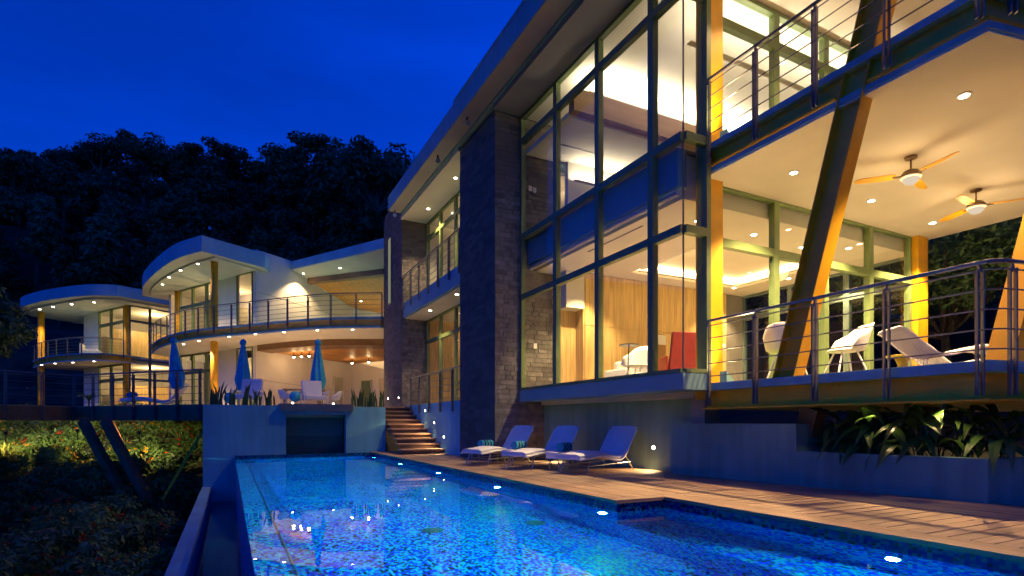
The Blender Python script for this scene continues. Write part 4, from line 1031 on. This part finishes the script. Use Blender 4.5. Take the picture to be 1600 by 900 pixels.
# ------------------------------------------------------------------ plants
def leaf_blade(L, w, droop, rise, fold=.25, n=7):
    m = MB(); mid = []; l = []; r = []
    for i in range(n):
        u = i/(n-1); x = L*(u*(1-.12*u)); z = rise*L*u-droop*L*u*u
        ww = w*math.sin(math.pi*min(1, .06+u*.94))**.8*(1-.25*u)
        if i == n-1: ww = .003
        mid.append((x, 0, z)); l.append((x, ww, z+ww*fold)); r.append((x, -ww, z+ww*fold))
    for a, c in ((l, mid), (mid, r)):
        m.grid([a, c])
    return m
leafprotos = [leaf_blade(.62, .075, 1.0, .75).mesh('leaf', leafbig, smooth=True), leaf_blade(.52, .085, .75, .75).mesh('leaf', leafbig, smooth=True), leaf_blade(.72, .07, 1.25, 1.05).mesh('leaf', leafbig, smooth=True)]
rg = random.Random(11)
spots = []
for i in range(17):
    y = 5.18-i*.118; spots.append((pwx(y)+.40+rg.uniform(-.1, .3)+(.45 if i % 3 == 0 else 0), y, .38))
for i, (x, y, z) in enumerate(spots):
    t = thing('broad_leaf_plant', 'arching broad leaved plant spilling over the low planter wall', 'plant', (x, y, z), 'plants in the low planter')
    reg(t, (0, 0, 0)); sm = MB()
    for k in range(8):
        a = rg.uniform(0, 2*math.pi) if k > 2 else rg.uniform(R(130), R(260)); hh = rg.uniform(.12, .62)
        p0 = (rg.uniform(-.05, .05), rg.uniform(-.05, .05), 0); p1 = (math.cos(a)*.10, math.sin(a)*.10, hh)
        sm.tube([p0, ((p0[0]+p1[0])/2, (p0[1]+p1[1])/2, hh*.6), p1], .007, 5)
        o = bpy.data.objects.new('leaf', leafprotos[k % 3]); COL.objects.link(o); o.parent = t
        o.location = p1; o.rotation_euler = (rg.uniform(-.3, .3), rg.uniform(-.25, .25), a); s_ = rg.uniform(.75, 1.2); o.scale = (s_, s_, s_)
    sm.build('stems', leafbig, t)
def sword(loc, n, h, seed, label, group):
    rr = random.Random(seed); t = thing('sword_plant', label, 'plant', loc, group); reg(t, (0, 0, 0))
    for k in range(n):
        a = rr.uniform(0, 6.28); L = h*rr.uniform(.55, 1.1); lean = rr.uniform(.05, .3); w = .028; m = MB()
        x0, y0_ = rr.uniform(-.12, .12), rr.uniform(-.08, .08); L_ = []; R_ = []
        for i in range(5):
            u = i/4; c = Vector((x0+math.cos(a)*lean*L*u*u, y0_+math.sin(a)*lean*L*u*u, L*u)); nn = Vector((1, .25, 0)).normalized()
            ww = w*(1-.15*u) if i < 4 else .002
            L_.append(tuple(c-nn*ww)); R_.append(tuple(c+nn*ww))
        m.grid([L_, R_]); m.build('leaf', snake, t)
for i, x in enumerate([-.42, -.18, .12, .42, .66, .90, 1.15]): sword((x, TY+.16, TZ), 6, .5 if i not in (1, 3) else .72, i, 'clump of dark sword shaped leaves on the terrace wall left of the counter', 'sword plants left of the counter')
for i, x in enumerate([3.62, 3.85, 4.05, 4.25, 4.42]): sword((x, TY+.16, TZ), 6, .55, 20+i, 'clump of dark sword shaped leaves on the terrace wall beside the timber steps', 'sword plants beside the steps')

def leaf_cloud(m, c, rad, n, size, rr, flat=.8, hollow=.35):
    for _ in range(n):
        v = Vector((rr.gauss(0, 1), rr.gauss(0, 1), rr.gauss(0, 1))).normalized()
        k = rad*(hollow+(1-hollow)*rr.random()**.6)
        p = Vector(c)+Vector((v.x*k, v.y*k, v.z*k*flat))
        nrm = (v+Vector((rr.uniform(-1, 1), rr.uniform(-1, 1), rr.uniform(-.2, 1.2)))).normalized()
        a = nrm.cross(Vector((rr.uniform(-1, 1), rr.uniform(-1, 1), rr.uniform(-1, 1)))).normalized(); b_ = nrm.cross(a)
        s_ = size*rr.uniform(.6, 1.4)
        i = len(m.v); m.v += [tuple(p-a*s_), tuple(p+b_*s_*.38), tuple(p+a*s_), tuple(p-b_*s_*.38)]; m.f.append((i, i+1, i+2, i+3))
def make_tree(seed, h, cr, shape='round', nl=16, nleaf=150, size=.42, mat=leafdark, bk_=bark):
    rr = random.Random(seed); root = thing('jungle_tree', 'x', 'tree'); tr = MB(); cw = MB()
    lean = Vector((rr.uniform(-.1, .1), rr.uniform(-.1, .1))); top = Vector((lean.x*h, lean.y*h, h*.62))
    tr.tube([(0, 0, -.8), (lean.x*h*.3, lean.y*h*.3, h*.3), tuple(top)], h*.022, 7, h*.011)
    for k in range(nl):
        a = rr.uniform(0, 6.28); rad = cr*math.sqrt(rr.random())*.85
        if shape == 'umbrella': z = h*(.86+.08*rr.random())-rad*.10; r_ = cr*rr.uniform(.22, .34); fl = .42
        elif shape == 'tall': z = h*rr.uniform(.45, .95); rad *= (1.15-z/h); r_ = cr*rr.uniform(.28, .42); fl = .9
        elif shape == 'bush': z = h*rr.uniform(.12, .85); rad *= (1.1-.7*z/h); r_ = cr*rr.uniform(.28, .42); fl = .85
        else: z = h*(.60+.34*rr.random()*(1-(rad/cr)**2*.6)); r_ = cr*rr.uniform(.24, .42); fl = .75
        c = Vector((top.x+math.cos(a)*rad, top.y+math.sin(a)*rad, z))
        leaf_cloud(cw, c, r_, nleaf, size, rr, fl)
        if k % 2 == 0: tr.tube([tuple(top*.75), tuple((top*.75+c)/2+Vector((0, 0, -.4))), tuple(c)], h*.008, 5, h*.003)
    tr.build('trunk', bk_, root); cw.build('crown', mat, root)
    return root
protos = [make_tree(1, 13, 5.2), make_tree(2, 16, 5.8, 'round', 20), make_tree(3, 15, 4.0, 'tall', 18), make_tree(4, 17, 6.0, 'umbrella', 17, 120), make_tree(5, 12, 4.6), make_tree(6, 14, 3.6, 'tall', 16), make_tree(7, 18, 6.6, 'round', 24, 150, .45, leafdark, palebark), make_tree(8, 9, 4.6, 'bush', 22, 150, .40), make_tree(9, 11, 5.0, 'bush', 24, 150, .42)]
rg = random.Random(21); placed = 0
used = set()
def put_tree(k, x, y, s_, lab, grp, z=None):
    o = protos[k] if k not in used else copy_tree(protos[k]); used.add(k)
    place(o, (x, y, ground_z(x, y) if z is None else z), rg.uniform(0, 6.28), s_); tag(o, lab, 'tree', grp)
def from_px(px, d):
    a = math.atan(442/870); r = (px-800)/870*d; return r*math.cos(a)+d*math.sin(a), d*math.cos(a)-r*math.sin(a)
hl = {7: 'low dense thicket tree leafy to the ground in the forest on the hillside', 8: 'broad thicket tree leafy to the ground in the forest on the hillside', 0: 'broad dark jungle tree in the forest on the hillside', 1: 'big round crowned jungle tree in the forest on the hillside', 2: 'narrow tall jungle tree in the forest on the hillside', 3: 'flat topped umbrella shaped tree in the forest on the hillside', 4: 'low bushy jungle tree in the forest on the hillside', 5: 'slim tall jungle tree in the forest on the hillside', 6: 'tall jungle tree with a pale trunk in the forest on the hillside'}
for ring, (d0, d1, n, smin, smax) in enumerate([(60, 72, 34, .6, .9), (74, 88, 44, .7, 1.0), (90, 104, 48, .75, 1.05), (106, 120, 50, .8, 1.1), (122, 140, 46, .8, 1.15)]):
    for i in range(n):
        px = -140+900*(i+rg.uniform(.1, .9))/n; d = rg.uniform(d0, d1); x, y = from_px(px, d)
        if x > 6 and y < 45: continue
        k = rg.choice([0, 1, 2, 4, 5, 6, 7, 8, 3, 8, 7] if ring > 1 else [0, 4, 2, 5, 7, 8, 7, 8])
        put_tree(k, x, y, rg.uniform(smin, smax)*(.6 if px < 65 and ring > 1 else 1.3 if px > 470 and ring > 1 else 1), hl[k], 'hillside trees of kind %d' % k)
protos.append(make_tree(10, 14, 3.4, 'umbrella', 9, 55, .40, leafdark, palebark)); hl[9] = 'sparse tree with a pale bare trunk in the forest on the hillside'
for px, d in ((418, 57), (516, 66), (545, 58), (604, 60), (330, 62)): put_tree(9, *from_px(px, d), .9, hl[9], 'sparse pale trees')
for px, d, sc_ in ((405, 112, 1.1), (432, 118, 1.05), (455, 112, 1.15)): put_tree(1, *from_px(px, d), sc_, hl[1], 'hillside trees of kind 1')
for i in range(26):      # wooded slope to the right of the house
    x = rg.uniform(21, 46); y = rg.uniform(-2, 34)
    k = rg.choice([0, 4, 5, 2, 1]); put_tree(k, x, y, rg.uniform(.5, .85), 'dark tree on the wooded slope beyond the balcony', 'trees beyond the balcony')
# nearer trees with finer leaves
nt_ = make_tree(31, 7.5, 2.6, 'round', 22, 330, .13, leafmid); place(nt_, (-8.75, 28.5, -.1), 0, .9); nt_.name = 'garden_tree'; tag(nt_, 'leafy garden tree behind the outer part of the elevated walkway', 'tree')
nt2 = make_tree(32, 6.0, 2.0, 'tall', 18, 300, .13, leafmid); place(nt2, (-13.6, 36, .3), 1, 1.25); nt2.name = 'garden_tree'; tag(nt2, 'leafy garden tree in front of the far wing column', 'tree')
nt3 = make_tree(33, 8, 3.4, 'round', 28, 620, .095, leafmid); place(nt3, (19.5, 9.0, -.2), 1, 1.0); nt3.name = 'garden_tree'; tag(nt3, 'dense tree just beyond the far corner of the balcony', 'tree')
nt4 = copy_tree(nt3); place(nt4, (19.8, 4.6, -.8), 2.5, 1.0); tag(nt4, 'dense tree beyond the open side of the lower balcony', 'tree')
nt5 = copy_tree(nt3); place(nt5, (23.5, 13.5, 0), 4, 1.1); tag(nt5, 'dense tree behind the balcony column beyond the glass', 'tree')

def make_shrub(seed, r, n, size, mat, fl=None, nf=0):
    rr = random.Random(seed); root = thing('shrub', 'x', 'shrub'); m = MB(); s_ = MB()
    for k in range(9):
        a = rr.uniform(0, 6.28); q = r*.6*math.sqrt(rr.random()); c = (math.cos(a)*q, math.sin(a)*q, r*rr.uniform(.4, .85))
        leaf_cloud(m, c, r*.42, n//9, size, rr, .8, .2); s_.tube([(0, 0, -.2), c], .012, 5, .005)
    s_.build('stems', bark, root); m.build('foliage', mat, root)
    if fl:
        f = MB()
        for _ in range(nf):
            v = Vector((rr.gauss(0, 1), rr.gauss(0, 1), abs(rr.gauss(0, 1)))).normalized()
            leaf_cloud(f, (v.x*r*.85, v.y*r*.85, r*.45+v.z*r*.6), .05, 7, .035, rr)
        tag(f.build('flowers', fl, root), kind='stuff')
    return root
def make_grass(seed, h, n):
    rr = random.Random(seed); root = thing('grass_tuft', 'x', 'grass'); m = MB()
    for k in range(n):
        a = rr.uniform(0, 6.28); L = h*rr.uniform(.6, 1.1); q = rr.uniform(0, .22); le = rr.uniform(.2, .7); L_ = []; R_ = []
        nn = Vector((-math.sin(a), math.cos(a), 0))
        for i in range(4):
            u = i/3; c = Vector((math.cos(a)*(q+le*L*u*u), math.sin(a)*(q+le*L*u*u), L*u*(1-.25*u*le))); w = .014*(1-u*.9)
            L_.append(tuple(c-nn*w)); R_.append(tuple(c+nn*w))
        m.grid([L_, R_])
    m.build('blades', leafgrass, root); return root
shr = [make_shrub(41, .75, 1100, .075, leafmid, flowerr, 16), make_shrub(42, .7, 1000, .07, leafmid, flowery, 22), make_shrub(43, .85, 1200, .085, leafmid), make_shrub(44, .6, 900, .065, leafmid, flowerr, 8)]
slab_ = ['leafy shrub dotted with red flowers on the garden slope', 'leafy shrub dotted with yellow flowers on the garden slope', 'plain green leafy shrub on the garden slope', 'low shrub with a few red flowers on the garden slope']
gra = make_grass(51, 1.25, 230)
used2 = set(); rg = random.Random(77)
cand = []
for i in range(520):
    x = rg.uniform(-13, -1.1); y = rg.uniform(6, 33)
    if y < 2-1.05*x*1.0 and x < -6 and y < 8: continue
    if all((x-a)**2+(y-c)**2 > .68**2 for a, c in cand): cand.append((x, y))
for x, y in cand:
    k = rg.randrange(4); o = shr[k] if k not in used2 else copy_tree(shr[k]); used2.add(k)
    place(o, (x, y, ground_z(x, y)-.05), rg.uniform(0, 6), rg.uniform(.8, 1.35)); tag(o, slab_[k], 'shrub', 'garden slope shrubs of kind %d' % k)
first = True
for i in range(22):
    x = rg.uniform(-10.5, -6.2); y = rg.uniform(17.5, 26.5); o = gra if first else copy_tree(gra); first = False
    place(o, (x, y, ground_z(x, y)-.03), rg.uniform(0, 6), rg.uniform(.8, 1.25)); tag(o, 'tall yellow green grass tuft on the garden slope', 'grass', 'tall grass tufts')
gc = MB(); rr = random.Random(5)
for i in range(30000):
    x = rr.uniform(-14, -.75); y = rr.uniform(4, 34); z = ground_z(x, y)+rr.uniform(.02, .35)
    leaf_cloud(gc, (x, y, z), .1, 1, .07, rr)
tag(gc.build('ground_cover', leafmid), 'dark leafy ground cover on the garden slope', 'ground cover', kind='stuff')
pp = thing('potted_palm', 'small green palm in front of the far wing glazing', 'plant', (-6.9, 38.0, 1.2)); reg(pp, (0, 0, 0))
for k in range(9):
    o = bpy.data.objects.new('leaf', leafprotos[k % 3]); COL.objects.link(o); o.parent = pp; o.location = (0, 0, .9); o.rotation_euler = (0, -.5, k*.7); o.scale = (1.6, 1.4, 1.5)
MB().tube([(0, 0, 0), (0, 0, .95)], .04, 6).build('stem', bark, pp)
def garden_fill(loc, e, rot, label):  # lights added so the shrubs on the slope read as lit
    t = thing('added_garden_light', label, 'garden fill light', loc, 'added garden lights'); x, y, z = loc
    MB().tube([(x, y, z-.25), (x, y, z)], .015, 6).build('spike', dgrey, t)
    MB().lathe([(.03, 0), (.05, .04), (.05, .12)], 12, loc).build('housing', dgrey, t)
    MB().lathe([(.04, .1205), (.04, .125)], 12, loc).build('lens', frost, t)
    lamp('garden_fill_lamp', 'SPOT', (x, y, z+.16), e, (1, .72, .30), t, rot=rot, size=.05, spot=R(115), blend=.8)
garden_fill((-6.2, 22.6, .55), 190, (R(56), 0, R(35)), 'small added fill light by the tall grass')
garden_fill((-2.6, 21.6, .55), 150, (R(58), 0, R(12)), 'small added fill light under the elevated walkway')
garden_fill((-4.6, 23.6, .6), 110, (R(60), 0, R(5)), 'small added fill light behind the bend of the walkway')

for i, y in enumerate((4.45, 3.6)):  # lights added under the slab to brighten the planter leaves
    t = thing('added_planter_light', 'tiny added fill light under the balcony edge above the planter', 'fill light', (7.62, y, 1.139), 'added lights above the planter')
    MB().lathe([(.03, 0), (.03, -.05), (.024, -.06)], 12, (7.62, y, 1.139)).build('housing', dgrey, t)
    lamp('planter_fill_lamp', 'SPOT', (7.62, y, 1.06), 2.4, WARM, t, rot=(0, R(12), 0), size=.01, spot=R(130), blend=.5)
# eave floodlights
for i, (y, lab) in enumerate([(15.1, 'small floodlight under the eave between the stone piers'), (12.9, 'small floodlight under the eave above the near stone pier'), (19.7, 'small floodlight at the far corner of the eave')]):
    t = thing('eave_floodlight', lab, 'floodlight', (5.3, y, 8.56)); reg(t, (5.3, y, 8.56))
    MB().tube([(5.3, y, 8.558), (5.3, y, 8.45)], .03, 8).build('mount', dgrey, t)
    MB().tube([(5.3, y, 8.46), (5.26, y-.08, 8.38)], .015, 6).build('bracket', dgrey, t)
    MB().tube([(5.26, y-.05, 8.36), (5.24, y-.20, 8.30)], .05, 12, .065).build('head', steel, t)
